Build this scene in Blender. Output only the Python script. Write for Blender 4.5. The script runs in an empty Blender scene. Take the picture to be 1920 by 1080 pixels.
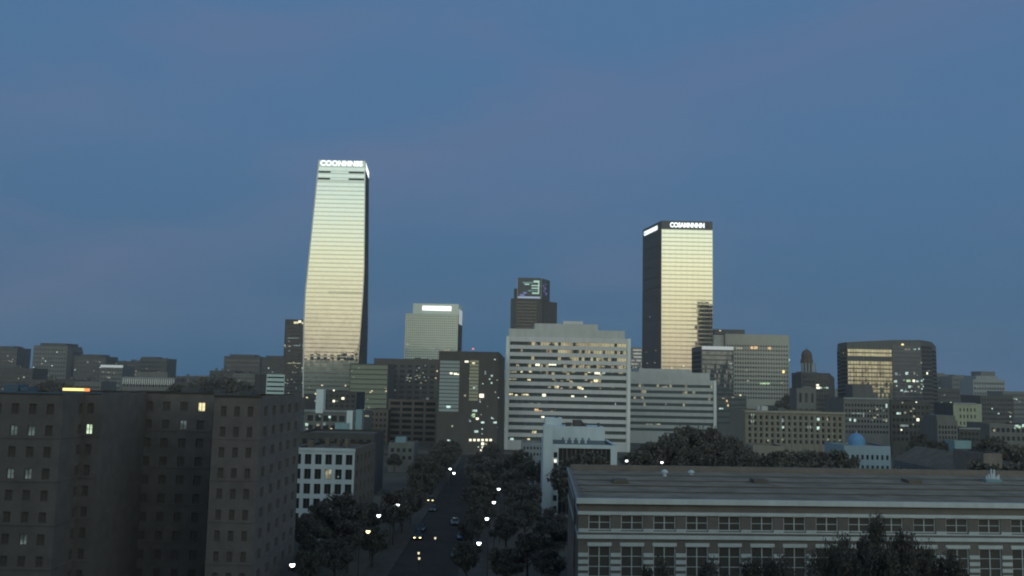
import bpy, math, random
import numpy as np
from mathutils import Vector, Matrix

random.seed(7)
sc = bpy.context.scene
col = sc.collection

# ------------------------------------------------------------------ camera
F = 1663.0            # focal length in photo pixels (1920 wide)
HZ = 715.0            # horizon row
H = 34.0              # camera height
P = math.atan((HZ - 540.0) / F)
cam = bpy.data.cameras.new('camera')
cam_o = bpy.data.objects.new('camera', cam)
col.objects.link(cam_o)
cam_o.location = (0, 0, H)
ROLL = math.radians(1.2)
cam_o.rotation_euler = (Matrix.Rotation(math.pi / 2 + P, 3, 'X') @ Matrix.Rotation(ROLL, 3, 'Z')).to_euler()
cam.sensor_width = 36.0
cam.lens = 36.0 * F / 1920.0
cam.clip_start = 0.5
cam.clip_end = 30000.0
sc.camera = cam_o

# ------------------------------------------------------------------ world: dusk, sun gone down behind the camera
SUN_AZ = math.radians(3)                       # off the -Y axis towards +X
world = bpy.data.worlds.new('World')
sc.world = world
world.use_nodes = True
nt = world.node_tree
N = nt.nodes
Lk = nt.links
bg = N['Background']


def wn(t, **kw):
    n = N.new(t)
    for k, v in kw.items():
        setattr(n, k, v)
    return n


def wmath(op, a, b=None, c=None):
    n = wn('ShaderNodeMath', operation=op)
    for i, v in enumerate((a, b, c)):
        if v is None:
            continue
        if isinstance(v, (int, float)):
            n.inputs[i].default_value = v
        else:
            Lk.new(v, n.inputs[i])
    return n.outputs[0]


def ramp(stops, fac):
    r = wn('ShaderNodeValToRGB')
    e = r.color_ramp.elements
    while len(e) < len(stops):
        e.new(0.5)
    for i, (p, c) in enumerate(stops):
        e[i].position = p
        e[i].color = (c[0], c[1], c[2], 1)
    Lk.new(fac, r.inputs[0])
    return r.outputs[0]


tc = wn('ShaderNodeTexCoord')
sep = wn('ShaderNodeSeparateXYZ')
Lk.new(tc.outputs['Generated'], sep.inputs[0])
elev = wmath('MULTIPLY', wmath('ARCSINE', sep.outputs[2]), 180 / math.pi / 90.0)      # 0..1 = 0..90 degrees
elev = wmath('MAXIMUM', elev, 0.0)
hl = wmath('MAXIMUM', wmath('SQRT', wmath('ADD', wmath('MULTIPLY', sep.outputs[0], sep.outputs[0]),
                                          wmath('MULTIPLY', sep.outputs[1], sep.outputs[1]))), 0.001)
dots = wmath('DIVIDE', wmath('ADD', wmath('MULTIPLY', sep.outputs[0], math.sin(SUN_AZ)),
                             wmath('MULTIPLY', sep.outputs[1], -math.cos(SUN_AZ))), hl)
glow = wn('ShaderNodeMapRange', interpolation_type='SMOOTHSTEP')
Lk.new(dots, glow.inputs['Value'])
glow.inputs['From Min'].default_value = 0.0
glow.inputs['From Max'].default_value = 0.92
east = ramp([(0.0, (.034, .114, .228)), (0.05, (.044, .134, .258)), (0.16, (.070, .162, .298)),
             (0.30, (.074, .170, .322)), (1.0, (.075, .17, .33))], elev)
west = ramp([(0.0, (.86, .70, .50)), (0.022, (1.48, 1.32, .94)), (0.05, (2.05, 1.94, 1.30)), (0.085, (2.22, 2.28, 1.60)),
             (0.118, (1.96, 2.26, 1.90)), (0.165, (1.42, 1.86, 1.80)), (0.30, (.66, .88, .98)), (0.6, (.17, .27, .40)),
             (1.0, (.075, .17, .33))], elev)
# thin dusk cloud: soft, slightly rose streaks
mp = wn('ShaderNodeMapping')
mp.inputs['Scale'].default_value = (1.3, 1.3, 4.2)
mp.inputs['Rotation'].default_value = (0, math.radians(-17), 0)
Lk.new(tc.outputs['Generated'], mp.inputs[0])
nz = wn('ShaderNodeTexNoise')
nz.inputs['Scale'].default_value = 2.6
nz.inputs['Detail'].default_value = 5
nz.inputs['Roughness'].default_value = 0.5
Lk.new(mp.outputs[0], nz.inputs['Vector'])
cl = wn('ShaderNodeMapRange', interpolation_type='SMOOTHSTEP')
Lk.new(nz.outputs[0], cl.inputs['Value'])
cl.inputs['From Min'].default_value = 0.42
cl.inputs['From Max'].default_value = 0.72
def ray0(px, py):
    a, b = (px - 960.0) / F, (540.0 - py) / F
    a, b = a * math.cos(ROLL) - b * math.sin(ROLL), a * math.sin(ROLL) + b * math.cos(ROLL)
    return Vector((a, math.cos(P) - b * math.sin(P), math.sin(P) + b * math.cos(P))).normalized()


sn_ = ray0(330, 450).cross(ray0(1120, 190)).normalized()
dt = wn('ShaderNodeVectorMath', operation='DOT_PRODUCT')
Lk.new(tc.outputs['Generated'], dt.inputs[0])
dt.inputs[1].default_value = sn_
wob = wmath('MULTIPLY', wmath('SUBTRACT', nz.outputs[0], 0.5), 0.22)
dd = wmath('ADD', dt.outputs['Value'], wob)
streak = wmath('POWER', 2.718, wmath('MULTIPLY', wmath('MULTIPLY', dd, dd), -1.0 / (0.05 ** 2)))
dd2 = wmath('ADD', wmath('ADD', dt.outputs['Value'], wob), 0.16)
streak2 = wmath('MULTIPLY', wmath('POWER', 2.718, wmath('MULTIPLY', wmath('MULTIPLY', dd2, dd2), -1.0 / (0.035 ** 2))), 0.5)
cover = wmath('MINIMUM', wmath('ADD', wmath('MULTIPLY', wmath('ADD', streak, streak2), 0.38), wmath('MULTIPLY', cl.outputs[0], 0.35)), 0.9)
tint = wn('ShaderNodeMix', data_type='RGBA', blend_type='MIX')
Lk.new(cover, tint.inputs['Factor'])
Lk.new(east, tint.inputs['A'])
tint.inputs['B'].default_value = (.122, .166, .285, 1)
mixc = wn('ShaderNodeMix', data_type='RGBA', blend_type='MIX')
Lk.new(glow.outputs[0], mixc.inputs['Factor'])
Lk.new(tint.outputs['Result'], mixc.inputs['A'])
Lk.new(west, mixc.inputs['B'])
sky = wn('ShaderNodeTexSky', sky_type='NISHITA', sun_disc=False)
sky.sun_elevation = math.radians(-1.5)
sky.sun_rotation = math.radians(180 - 3)
sky.ozone_density = 3.0
addc = wn('ShaderNodeMix', data_type='RGBA', blend_type='ADD')
addc.inputs['Factor'].default_value = 0.08
Lk.new(mixc.outputs['Result'], addc.inputs['A'])
Lk.new(sky.outputs[0], addc.inputs['B'])
Lk.new(addc.outputs['Result'], bg.inputs[0])
bg.inputs[1].default_value = 1.0
world.cycles.sampling_method = 'MANUAL'
world.cycles.sample_map_resolution = 512

# ------------------------------------------------------------------ exposure and render
vs = sc.view_settings
vs.view_transform = 'Standard'
vs.look = 'None'
vs.exposure = 0.0
vs.gamma = 1.0
sc.render.engine = 'CYCLES'
cy = sc.cycles
cy.max_bounces = 6
cy.diffuse_bounces = 3
cy.glossy_bounces = 4
cy.sample_clamp_indirect = 2.0
cy.filter_width = 2.0
cy.use_denoising = True
try:
    cy.denoiser = 'OPENIMAGEDENOISE'
except Exception:
    pass

# ------------------------------------------------------------------ helpers: pixels to places


def ray(px, py):
    a, b = (px - 960.0) / F, (540.0 - py) / F
    a, b = a * math.cos(ROLL) - b * math.sin(ROLL), a * math.sin(ROLL) + b * math.cos(ROLL)
    return Vector((a, math.cos(P) - b * math.sin(P), math.sin(P) + b * math.cos(P)))


def W(px, py, Y):
    d = ray(px, py)
    t = Y / d.y
    return Vector((d.x * t, Y, H + d.z * t))


def WZ(px, py, z):
    d = ray(px, py)
    t = (z - H) / d.z
    return Vector((d.x * t, d.y * t, z))


def ZY(py, Y, px=960):
    return W(px, py, Y).z


# ------------------------------------------------------------------ materials
MATS = {}


def newmat(name):
    m = bpy.data.materials.new(name)
    m.use_nodes = True
    MATS[name] = m
    return m


def wall_mat(name, c, var=0.18, rough=0.85, scale=0.35, streak=True, bump=0.0):
    m = newmat(name)
    t = m.node_tree
    p = t.nodes['Principled BSDF']
    g = t.nodes.new('ShaderNodeNewGeometry')
    mp = t.nodes.new('ShaderNodeMapping')
    mp.inputs['Scale'].default_value = (1, 1, 0.25 if streak else 1)
    t.links.new(g.outputs['Position'], mp.inputs[0])
    n = t.nodes.new('ShaderNodeTexNoise')
    n.inputs['Scale'].default_value = scale
    n.inputs['Detail'].default_value = 8
    n.inputs['Roughness'].default_value = 0.65
    t.links.new(mp.outputs[0], n.inputs['Vector'])
    r = t.nodes.new('ShaderNodeMapRange')
    r.inputs['From Min'].default_value = 0.3
    r.inputs['From Max'].default_value = 0.7
    r.inputs['To Min'].default_value = 1 - var
    r.inputs['To Max'].default_value = 1 + var
    t.links.new(n.outputs[0], r.inputs['Value'])
    mx = t.nodes.new('ShaderNodeVectorMath')
    mx.operation = 'SCALE'
    mx.inputs[0].default_value = c
    t.links.new(r.outputs[0], mx.inputs['Scale'])
    t.links.new(mx.outputs[0], p.inputs['Base Color'])
    p.inputs['Roughness'].default_value = rough
    if 'Specular IOR Level' in p.inputs:
        p.inputs['Specular IOR Level'].default_value = 0.2
    return m


def brick_mat(name, c1, c2, mortar):
    m = newmat(name)
    t = m.node_tree
    p = t.nodes['Principled BSDF']
    g = t.nodes.new('ShaderNodeNewGeometry')
    sx = t.nodes.new('ShaderNodeSeparateXYZ')
    t.links.new(g.outputs['Position'], sx.inputs[0])
    ad = t.nodes.new('ShaderNodeMath')
    t.links.new(sx.outputs[0], ad.inputs[0])
    t.links.new(sx.outputs[1], ad.inputs[1])
    cx = t.nodes.new('ShaderNodeCombineXYZ')
    t.links.new(ad.outputs[0], cx.inputs[0])
    t.links.new(sx.outputs[2], cx.inputs[1])
    b = t.nodes.new('ShaderNodeTexBrick')
    b.inputs['Scale'].default_value = 1.0
    b.inputs['Brick Width'].default_value = 0.23
    b.inputs['Row Height'].default_value = 0.075
    b.inputs['Mortar Size'].default_value = 0.008
    b.inputs['Color1'].default_value = (*c1, 1)
    b.inputs['Color2'].default_value = (*c2, 1)
    b.inputs['Mortar'].default_value = (*mortar, 1)
    t.links.new(cx.outputs[0], b.inputs['Vector'])
    n = t.nodes.new('ShaderNodeTexNoise')
    n.inputs['Scale'].default_value = 0.5
    n.inputs['Detail'].default_value = 8
    t.links.new(g.outputs['Position'], n.inputs['Vector'])
    r = t.nodes.new('ShaderNodeMapRange')
    r.inputs['From Min'].default_value = 0.3
    r.inputs['From Max'].default_value = 0.7
    r.inputs['To Min'].default_value = 0.86
    r.inputs['To Max'].default_value = 1.14
    t.links.new(n.outputs[0], r.inputs['Value'])
    mx = t.nodes.new('ShaderNodeVectorMath')
    mx.operation = 'SCALE'
    t.links.new(b.outputs['Color'], mx.inputs[0])
    t.links.new(r.outputs[0], mx.inputs['Scale'])
    t.links.new(mx.outputs[0], p.inputs['Base Color'])
    p.inputs['Roughness'].default_value = 0.9
    return m


def glass_mat(name, refl, dark=(.02, .022, .024), rough=0.03, tilt=0.006, panel=(1.5, 1.5, 3.9), wav=0.0):
    """coated facade glass: a fixed mirror share over a dark interior, every panel a hair out of plane"""
    m = newmat(name)
    t = m.node_tree
    t.nodes.remove(t.nodes['Principled BSDF'])
    out = t.nodes['Material Output']
    g = t.nodes.new('ShaderNodeNewGeometry')
    sn = t.nodes.new('ShaderNodeVectorMath')
    sn.operation = 'SNAP'
    sn.inputs[1].default_value = panel
    t.links.new(g.outputs['Position'], sn.inputs[0])
    wnz = t.nodes.new('ShaderNodeTexWhiteNoise')
    t.links.new(sn.outputs[0], wnz.inputs['Vector'])
    sb = t.nodes.new('ShaderNodeVectorMath')
    sb.operation = 'SUBTRACT'
    t.links.new(wnz.outputs['Color'], sb.inputs[0])
    sb.inputs[1].default_value = (.5, .5, .5)
    scl = t.nodes.new('ShaderNodeVectorMath')
    scl.operation = 'SCALE'
    t.links.new(sb.outputs[0], scl.inputs[0])
    scl.inputs['Scale'].default_value = tilt * 2
    nn = t.nodes.new('ShaderNodeTexNoise')
    nn.inputs['Scale'].default_value = 0.22
    nn.inputs['Detail'].default_value = 3
    t.links.new(g.outputs['Position'], nn.inputs['Vector'])
    sb2 = t.nodes.new('ShaderNodeVectorMath')
    sb2.operation = 'SUBTRACT'
    t.links.new(nn.outputs['Color'], sb2.inputs[0])
    sb2.inputs[1].default_value = (.5, .5, .5)
    sc2 = t.nodes.new('ShaderNodeVectorMath')
    sc2.operation = 'SCALE'
    t.links.new(sb2.outputs[0], sc2.inputs[0])
    sc2.inputs['Scale'].default_value = tilt * 2 + wav
    a1 = t.nodes.new('ShaderNodeVectorMath')
    t.links.new(g.outputs['Normal'], a1.inputs[0])
    t.links.new(scl.outputs[0], a1.inputs[1])
    a2 = t.nodes.new('ShaderNodeVectorMath')
    t.links.new(a1.outputs[0], a2.inputs[0])
    t.links.new(sc2.outputs[0], a2.inputs[1])
    nm = t.nodes.new('ShaderNodeVectorMath')
    nm.operation = 'NORMALIZE'
    t.links.new(a2.outputs[0], nm.inputs[0])
    gl = t.nodes.new('ShaderNodeBsdfGlossy')
    gl.inputs['Color'].default_value = (*[min(1, x) for x in refl], 1)
    gl.inputs['Roughness'].default_value = rough
    t.links.new(nm.outputs[0], gl.inputs['Normal'])
    df = t.nodes.new('ShaderNodeBsdfDiffuse')
    df.inputs['Color'].default_value = (*dark, 1)
    ad = t.nodes.new('ShaderNodeAddShader')
    t.links.new(gl.outputs[0], ad.inputs[0])
    t.links.new(df.outputs[0], ad.inputs[1])
    t.links.new(ad.outputs[0], out.inputs['Surface'])
    return m


def lit_mat(name, c, s, sample=False):
    m = newmat(name)
    t = m.node_tree
    p = t.nodes['Principled BSDF']
    p.inputs['Base Color'].default_value = (.1, .1, .1, 1)
    p.inputs['Emission Color'].default_value = (*c, 1)
    p.inputs['Emission Strength'].default_value = s
    try:
        m.cycles.emission_sampling = 'AUTO' if sample else 'NONE'
    except Exception:
        pass
    return m


def lit_room_mat(name, c, s):
    """a lit room behind glass: uneven, brighter near ceiling lamps, darker at furniture"""
    m = lit_mat(name, c, s)
    t = m.node_tree
    p = t.nodes['Principled BSDF']
    g = t.nodes.new('ShaderNodeNewGeometry')
    n = t.nodes.new('ShaderNodeTexNoise')
    n.inputs['Scale'].default_value = 0.9
    n.inputs['Detail'].default_value = 4
    t.links.new(g.outputs['Position'], n.inputs['Vector'])
    r = t.nodes.new('ShaderNodeMapRange')
    r.inputs['From Min'].default_value = 0.35
    r.inputs['From Max'].default_value = 0.68
    r.inputs['To Min'].default_value = 0.25 * s
    r.inputs['To Max'].default_value = 1.5 * s
    t.links.new(n.outputs[0], r.inputs['Value'])
    t.links.new(r.outputs[0], p.inputs['Emission Strength'])
    return m


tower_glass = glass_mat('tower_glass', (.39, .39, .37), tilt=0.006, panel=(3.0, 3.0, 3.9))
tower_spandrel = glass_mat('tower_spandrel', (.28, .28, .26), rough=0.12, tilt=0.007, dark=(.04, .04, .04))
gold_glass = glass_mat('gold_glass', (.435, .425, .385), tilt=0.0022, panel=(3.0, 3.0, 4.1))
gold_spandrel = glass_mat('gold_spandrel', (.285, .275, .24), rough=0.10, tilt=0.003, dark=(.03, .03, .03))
dark_glass = glass_mat('dark_glass', (0.053, 0.053, 0.053), tilt=0.008, dark=(.05, .048, .045))
black_glass = glass_mat('black_glass', (0.03, 0.03, 0.03), tilt=0.01, dark=(.06, .055, .05))
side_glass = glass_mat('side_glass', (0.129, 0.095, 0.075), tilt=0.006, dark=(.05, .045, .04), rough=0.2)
olive_glass = glass_mat('olive_glass', (.17, .175, .13), tilt=0.012, dark=(.21, .215, .155), wav=0.02)
grey_glass = glass_mat('grey_glass', (0.231, 0.238, 0.224), tilt=0.012, dark=(.03, .035, .035))
band_glass = glass_mat('band_glass', (.245, .238, .197), tilt=0.02, dark=(.07, .078, .074), wav=0.01)
teal_glass = glass_mat('teal_glass', (.163, .17, .163), tilt=0.03, dark=(.09, .10, .095), wav=0.02)
room_glass = glass_mat('room_glass', (0.034, 0.035, 0.035), tilt=0.012, dark=(.04, .038, .036))
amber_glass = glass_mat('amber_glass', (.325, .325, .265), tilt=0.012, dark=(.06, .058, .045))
painted_reflection_glass = glass_mat('painted_reflection_glass', (.16, .16, .145), tilt=0.006, dark=(.20, .215, .185), wav=.004, rough=.08)  # tower glass copy, paler diffuse standing in for the reflection at its base

pale_concrete = wall_mat('pale_concrete', (.52, .495, .48), .08)
grey_concrete = wall_mat('grey_concrete', (.43, .42, .395), .10)
beige_stone = wall_mat('beige_stone', (.27, .25, .20), .10)
sand_stone = wall_mat('sand_stone', (.225, .20, .16), .14)
white_paint = wall_mat('white_paint', (.54, .58, .58), .10)
white_trim = wall_mat('white_trim', (.63, .63, .59), .14)
dark_stone = wall_mat('dark_stone', (.09, .08, .072), .15)
brown_frame = wall_mat('brown_frame', (.155, .125, .10), .12)
dark_metal = wall_mat('dark_metal', (.11, .105, .10), .12, rough=0.6)
far_dark = wall_mat('far_dark', (.082, .076, .070), .15)
far_grey = wall_mat('far_grey', (.14, .135, .125), .15)
far_pale = wall_mat('far_pale', (.24, .25, .25), .15)
rust_stone = wall_mat('rust_stone', (.10, .068, .056), .2)
blue_paint = wall_mat('blue_paint', (.13, .165, .20), .1)
teal_paint = wall_mat('teal_paint', (.20, .29, .30), .1)
dome_blue = wall_mat('dome_blue', (.13, .27, .45), .1, rough=0.5)
roof_tar = wall_mat('roof_tar', (.26, .203, .148), .35, rough=1.0, scale=0.25, streak=False)
roof_dark = wall_mat('roof_dark', (.15, .122, .092), .25, rough=1.0, scale=0.3, streak=False)
brick_red = brick_mat('brick_red', (.185, .148, .122), (.165, .132, .11), (.18, .16, .14))
brick_brown = brick_mat('brick_brown', (.20, .16, .125), (.165, .13, .105), (.20, .18, .155))
asphalt = wall_mat('asphalt', (.055, .043, .033), .25, rough=1.0, scale=0.2, streak=False)
paving = wall_mat('paving', (.095, .076, .058), .2, rough=1.0, scale=0.4, streak=False)
earth = wall_mat('earth', (.125, .10, .072), .3, rough=1.0, scale=0.05, streak=False)
paint_line = wall_mat('paint_line', (.22, .2, .17), .4, scale=1.5, streak=False)
bark = wall_mat('bark', (.09, .07, .055), .3, scale=3)
steel = wall_mat('steel', (.07, .068, .065), .1, rough=0.6)
rubber = wall_mat('rubber', (.03, .03, .03), .1)
louver = wall_mat('louver', (.06, .065, .062), .1)


def leaf_mat(name, c):
    m = newmat(name)
    t = m.node_tree
    p = t.nodes['Principled BSDF']
    g = t.nodes.new('ShaderNodeNewGeometry')
    n = t.nodes.new('ShaderNodeTexNoise')
    n.inputs['Scale'].default_value = 0.7
    n.inputs['Detail'].default_value = 5
    t.links.new(g.outputs['Position'], n.inputs['Vector'])
    r = t.nodes.new('ShaderNodeMapRange')
    r.inputs['To Min'].default_value = 0.7
    r.inputs['To Max'].default_value = 1.3
    t.links.new(n.outputs[0], r.inputs['Value'])
    mx = t.nodes.new('ShaderNodeVectorMath')
    mx.operation = 'SCALE'
    mx.inputs[0].default_value = c
    t.links.new(r.outputs[0], mx.inputs['Scale'])
    t.links.new(mx.outputs[0], p.inputs['Base Color'])
    p.inputs['Roughness'].default_value = 0.7
    return m


leaf_a = leaf_mat('leaf_a', (.095, .082, .056))
leaf_b = leaf_mat('leaf_b', (.10, .08, .06))

sign_white = lit_mat('sign_white', (.92, 1.0, 1.0), 1.6)
lit_warm = lit_room_mat('lit_warm', (1.0, .88, .48), 1.0)
lit_bright = lit_mat('lit_bright', (1.0, .97, .72), 1.5)
lit_cool = lit_room_mat('lit_cool', (.70, .98, .88), 0.8)
lit_green = lit_room_mat('lit_green', (.62, .95, .50), 0.7)
lit_dim = lit_room_mat('lit_dim', (.85, .80, .52), 0.34)
lit_dimcool = lit_room_mat('lit_dimcool', (.55, .72, .70), 0.28)
lit_orange = lit_room_mat('lit_orange', (1.0, .62, .28), 1.0)
lit_pale = lit_mat('lit_pale', (.85, .95, .95), .42)
lit_yellow = lit_mat('lit_yellow', (1.0, .80, .28), 1.5)
lit_red = lit_mat('lit_red', (1.0, .30, .08), 1.3)
red_dot = lit_mat('red_dot', (1.0, .30, .30), 0.9)
screen_mint = lit_mat('screen_mint', (.62, .98, .80), .62)
screen_teal = lit_mat('screen_teal', (.18, .42, .36), .38)
screen_blue = lit_mat('screen_blue', (.28, .30, .85), .42)
screen_sky = lit_mat('screen_sky', (.50, .62, .85), .50)
screen_violet = lit_mat('screen_violet', (.20, .17, .45), .38)
lamp_white = lit_mat('lamp_white', (.93, 1.0, 1.0), 6.0, True)
lamp_yellow = lit_mat('lamp_yellow', (1.0, .86, .38), 4.0, True)

# ------------------------------------------------------------------ helpers: objects
ORG = {}


def tag(o, label, cat=None, group=None, kind=None):
    if label:
        o['label'] = label
    if cat:
        o['category'] = cat
    if group:
        o['group'] = group
    if kind:
        o['kind'] = kind
    return o


def thing(name, label, cat, loc, group=None):
    o = bpy.data.objects.new(name, None)
    o.empty_display_size = 0.5
    col.objects.link(o)
    o.location = loc
    ORG[o.name] = Vector(loc)
    return tag(o, label, cat, group)


def build(name, verts, faces, mat, parent=None, mats=None, idx=None, smooth=False):
    """one mesh object; verts in world metres"""
    me = bpy.data.meshes.new(name)
    org = ORG[parent.name] if parent else Vector((0, 0, 0))
    me.from_pydata([tuple(Vector(v) - org) for v in verts], [], faces)
    for m in (mats or [mat]):
        me.materials.append(m)
    if idx:
        me.polygons.foreach_set('material_index', idx)
    if smooth:
        me.polygons.foreach_set('use_smooth', [True] * len(me.polygons))
    me.update()
    o = bpy.data.objects.new(name, me)
    col.objects.link(o)
    if parent:
        o.parent = parent
    ORG[o.name] = org
    return o


class MB:
    def __init__(s):
        s.v, s.f = [], []

    def quad(s, a, b, c, d):
        n = len(s.v)
        s.v += [a, b, c, d]
        s.f.append((n, n + 1, n + 2, n + 3))

    def prism(s, poly, z0, z1, cap=True):
        """poly: list of (x,y) counter-clockwise seen from above; z1 may be a list"""
        n = len(s.v)
        k = len(poly)
        zt = z1 if isinstance(z1, (list, tuple)) else [z1] * k
        s.v += [(p[0], p[1], z0) for p in poly] + [(p[0], p[1], zt[i]) for i, p in enumerate(poly)]
        for i in range(k):
            j = (i + 1) % k
            s.f.append((n + i, n + j, n + k + j, n + k + i))
        if cap:
            s.f.append(tuple(n + k + i for i in range(k)))
            s.f.append(tuple(n + i for i in reversed(range(k))))
        return s

    def box(s, x0, x1, y0, y1, z0, z1):
        return s.prism([(x0, y0), (x1, y0), (x1, y1), (x0, y1)], z0, z1)

    def tube(s, a, b, r0, r1=None, k=8):
        a, b = Vector(a), Vector(b)
        r1 = r0 if r1 is None else r1
        d = (b - a).normalized()
        u = d.orthogonal().normalized()
        w = d.cross(u)
        n = len(s.v)
        for c, r in ((a, r0), (b, r1)):
            for i in range(k):
                t = 2 * math.pi * i / k
                s.v.append(tuple(c + (u * math.cos(t) + w * math.sin(t)) * r))
        for i in range(k):
            j = (i + 1) % k
            s.f.append((n + i, n + j, n + k + j, n + k + i))
        s.f.append(tuple(n + i for i in reversed(range(k))))
        s.f.append(tuple(n + k + i for i in range(k)))
        return s

    def build(s, name, mat, parent=None, smooth=False):
        return build(name, s.v, s.f, mat, parent, smooth=smooth)


PANE = {}


def pane(parent, name, c, ang, w, h, mat, th=0.06):
    """a pane (thin box) centred at world point c, turned ang about z; alike panes share their mesh"""
    key = (round(w, 2), round(h, 2), mat.name, th)
    me = PANE.get(key)
    if me is None:
        b = MB().box(-w / 2, w / 2, -th / 2, th / 2, -h / 2, h / 2)
        me = bpy.data.meshes.new(name)
        me.from_pydata(b.v, [], b.f)
        me.materials.append(mat)
        PANE[key] = me
    o = bpy.data.objects.new(name, me)
    col.objects.link(o)
    o.parent = parent
    o.location = Vector(c) - ORG[parent.name]
    o.rotation_euler = (0, 0, ang)
    ORG[o.name] = Vector(c)
    return o


class Wall:
    """a facade plane from A to B (left to right seen from outside)"""

    def __init__(s, A, B):
        s.A, s.B = Vector((A[0], A[1], 0)), Vector((B[0], B[1], 0))
        d = s.B - s.A
        s.L = d.length
        s.u = d.normalized()
        s.n = Vector((s.u.y, -s.u.x, 0))
        s.ang = math.atan2(s.u.y, s.u.x)

    def pt(s, t, z, d=0.0):
        p = s.A + s.u * t - s.n * d
        return Vector((p.x, p.y, z))

    def hit(s, px, py):
        r = ray(px, py)
        o = Vector((0, 0, H))
        k = (s.A - o).dot(s.n) / r.dot(s.n)
        p = o + r * k
        return (Vector((p.x, p.y, 0)) - s.A).dot(s.u), p.z, p.y

    def sheet(s, parent, z0, z1, cols, rows, depth, mat, name='wall', glazed=None):
        """a wall with real openings cols x rows, reveals of the given depth, and a top return"""
        cols = sorted((max(0, a), min(s.L, b)) for a, b in cols)
        rows = sorted((max(z0, a), min(z1, b)) for a, b in rows if b > z0 + .05 and a < z1)
        xs = sorted({0.0, s.L} | {x for c in cols for x in c})
        zs = sorted({z0, z1} | {z for r in rows for z in r})
        m = MB()
        cset = {round(c[0], 4) for c in cols}
        rset = {round(r[0], 4) for r in rows}
        for i in range(len(xs) - 1):
            oc = round(xs[i], 4) in cset
            if not oc:
                m.quad(s.pt(xs[i], z0), s.pt(xs[i + 1], z0), s.pt(xs[i + 1], z1), s.pt(xs[i], z1))
                continue
            for j in range(len(zs) - 1):
                a, b, c, d = xs[i], xs[i + 1], zs[j], zs[j + 1]
                if round(c, 4) in rset:
                    m.quad(s.pt(a, c), s.pt(a, c, depth), s.pt(a, d, depth), s.pt(a, d))
                    m.quad(s.pt(b, c, depth), s.pt(b, c), s.pt(b, d), s.pt(b, d, depth))
                    m.quad(s.pt(a, c), s.pt(b, c), s.pt(b, c, depth), s.pt(a, c, depth))
                    m.quad(s.pt(a, d, depth), s.pt(b, d, depth), s.pt(b, d), s.pt(a, d))
                else:
                    m.quad(s.pt(a, c), s.pt(b, c), s.pt(b, d), s.pt(a, d))
        m.quad(s.pt(0, z1), s.pt(s.L, z1), s.pt(s.L, z1, depth + .1), s.pt(0, z1, depth + .1))
        return m.build(name, mat, parent)


def lit(parent, w, depth, items, name='lit_window'):
    """items: (px, py, width px, height px, material): lit panes set into a wall at the given pixels"""
    for px, py, wp, hp, m in items:
        t, z, y = w.hit(px, py)
        k = y / F
        pane(parent, name, w.pt(t, z, depth), w.ang, max(.3, round(wp * k, 1)), max(.3, round(hp * k, 1)), m, .05)


def rlit(parent, w, depth, x0, x1, y0, y1, n, mats, seed, wp=(2.5, 5), hp=(2, 4)):
    r = random.Random(seed)
    lit(parent, w, depth, [(r.uniform(x0, x1), r.uniform(y0, y1), r.uniform(*wp), r.uniform(*hp), r.choice(mats)) for _ in range(n)])


def inset(poly, d):
    c = Vector((sum(p[0] for p in poly) / len(poly), sum(p[1] for p in poly) / len(poly)))
    out = []
    k = len(poly)
    for i in range(k):
        a, b, e = Vector(poly[i - 1]), Vector(poly[i]), Vector(poly[(i + 1) % k])
        n1 = Vector(((b - a).y, -(b - a).x)).normalized()
        n2 = Vector(((e - b).y, -(e - b).x)).normalized()
        bis = (n1 + n2)
        bis = bis / max(.2, bis.length_squared) * 2
        out.append(tuple(b - bis * d))
    return out


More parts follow.
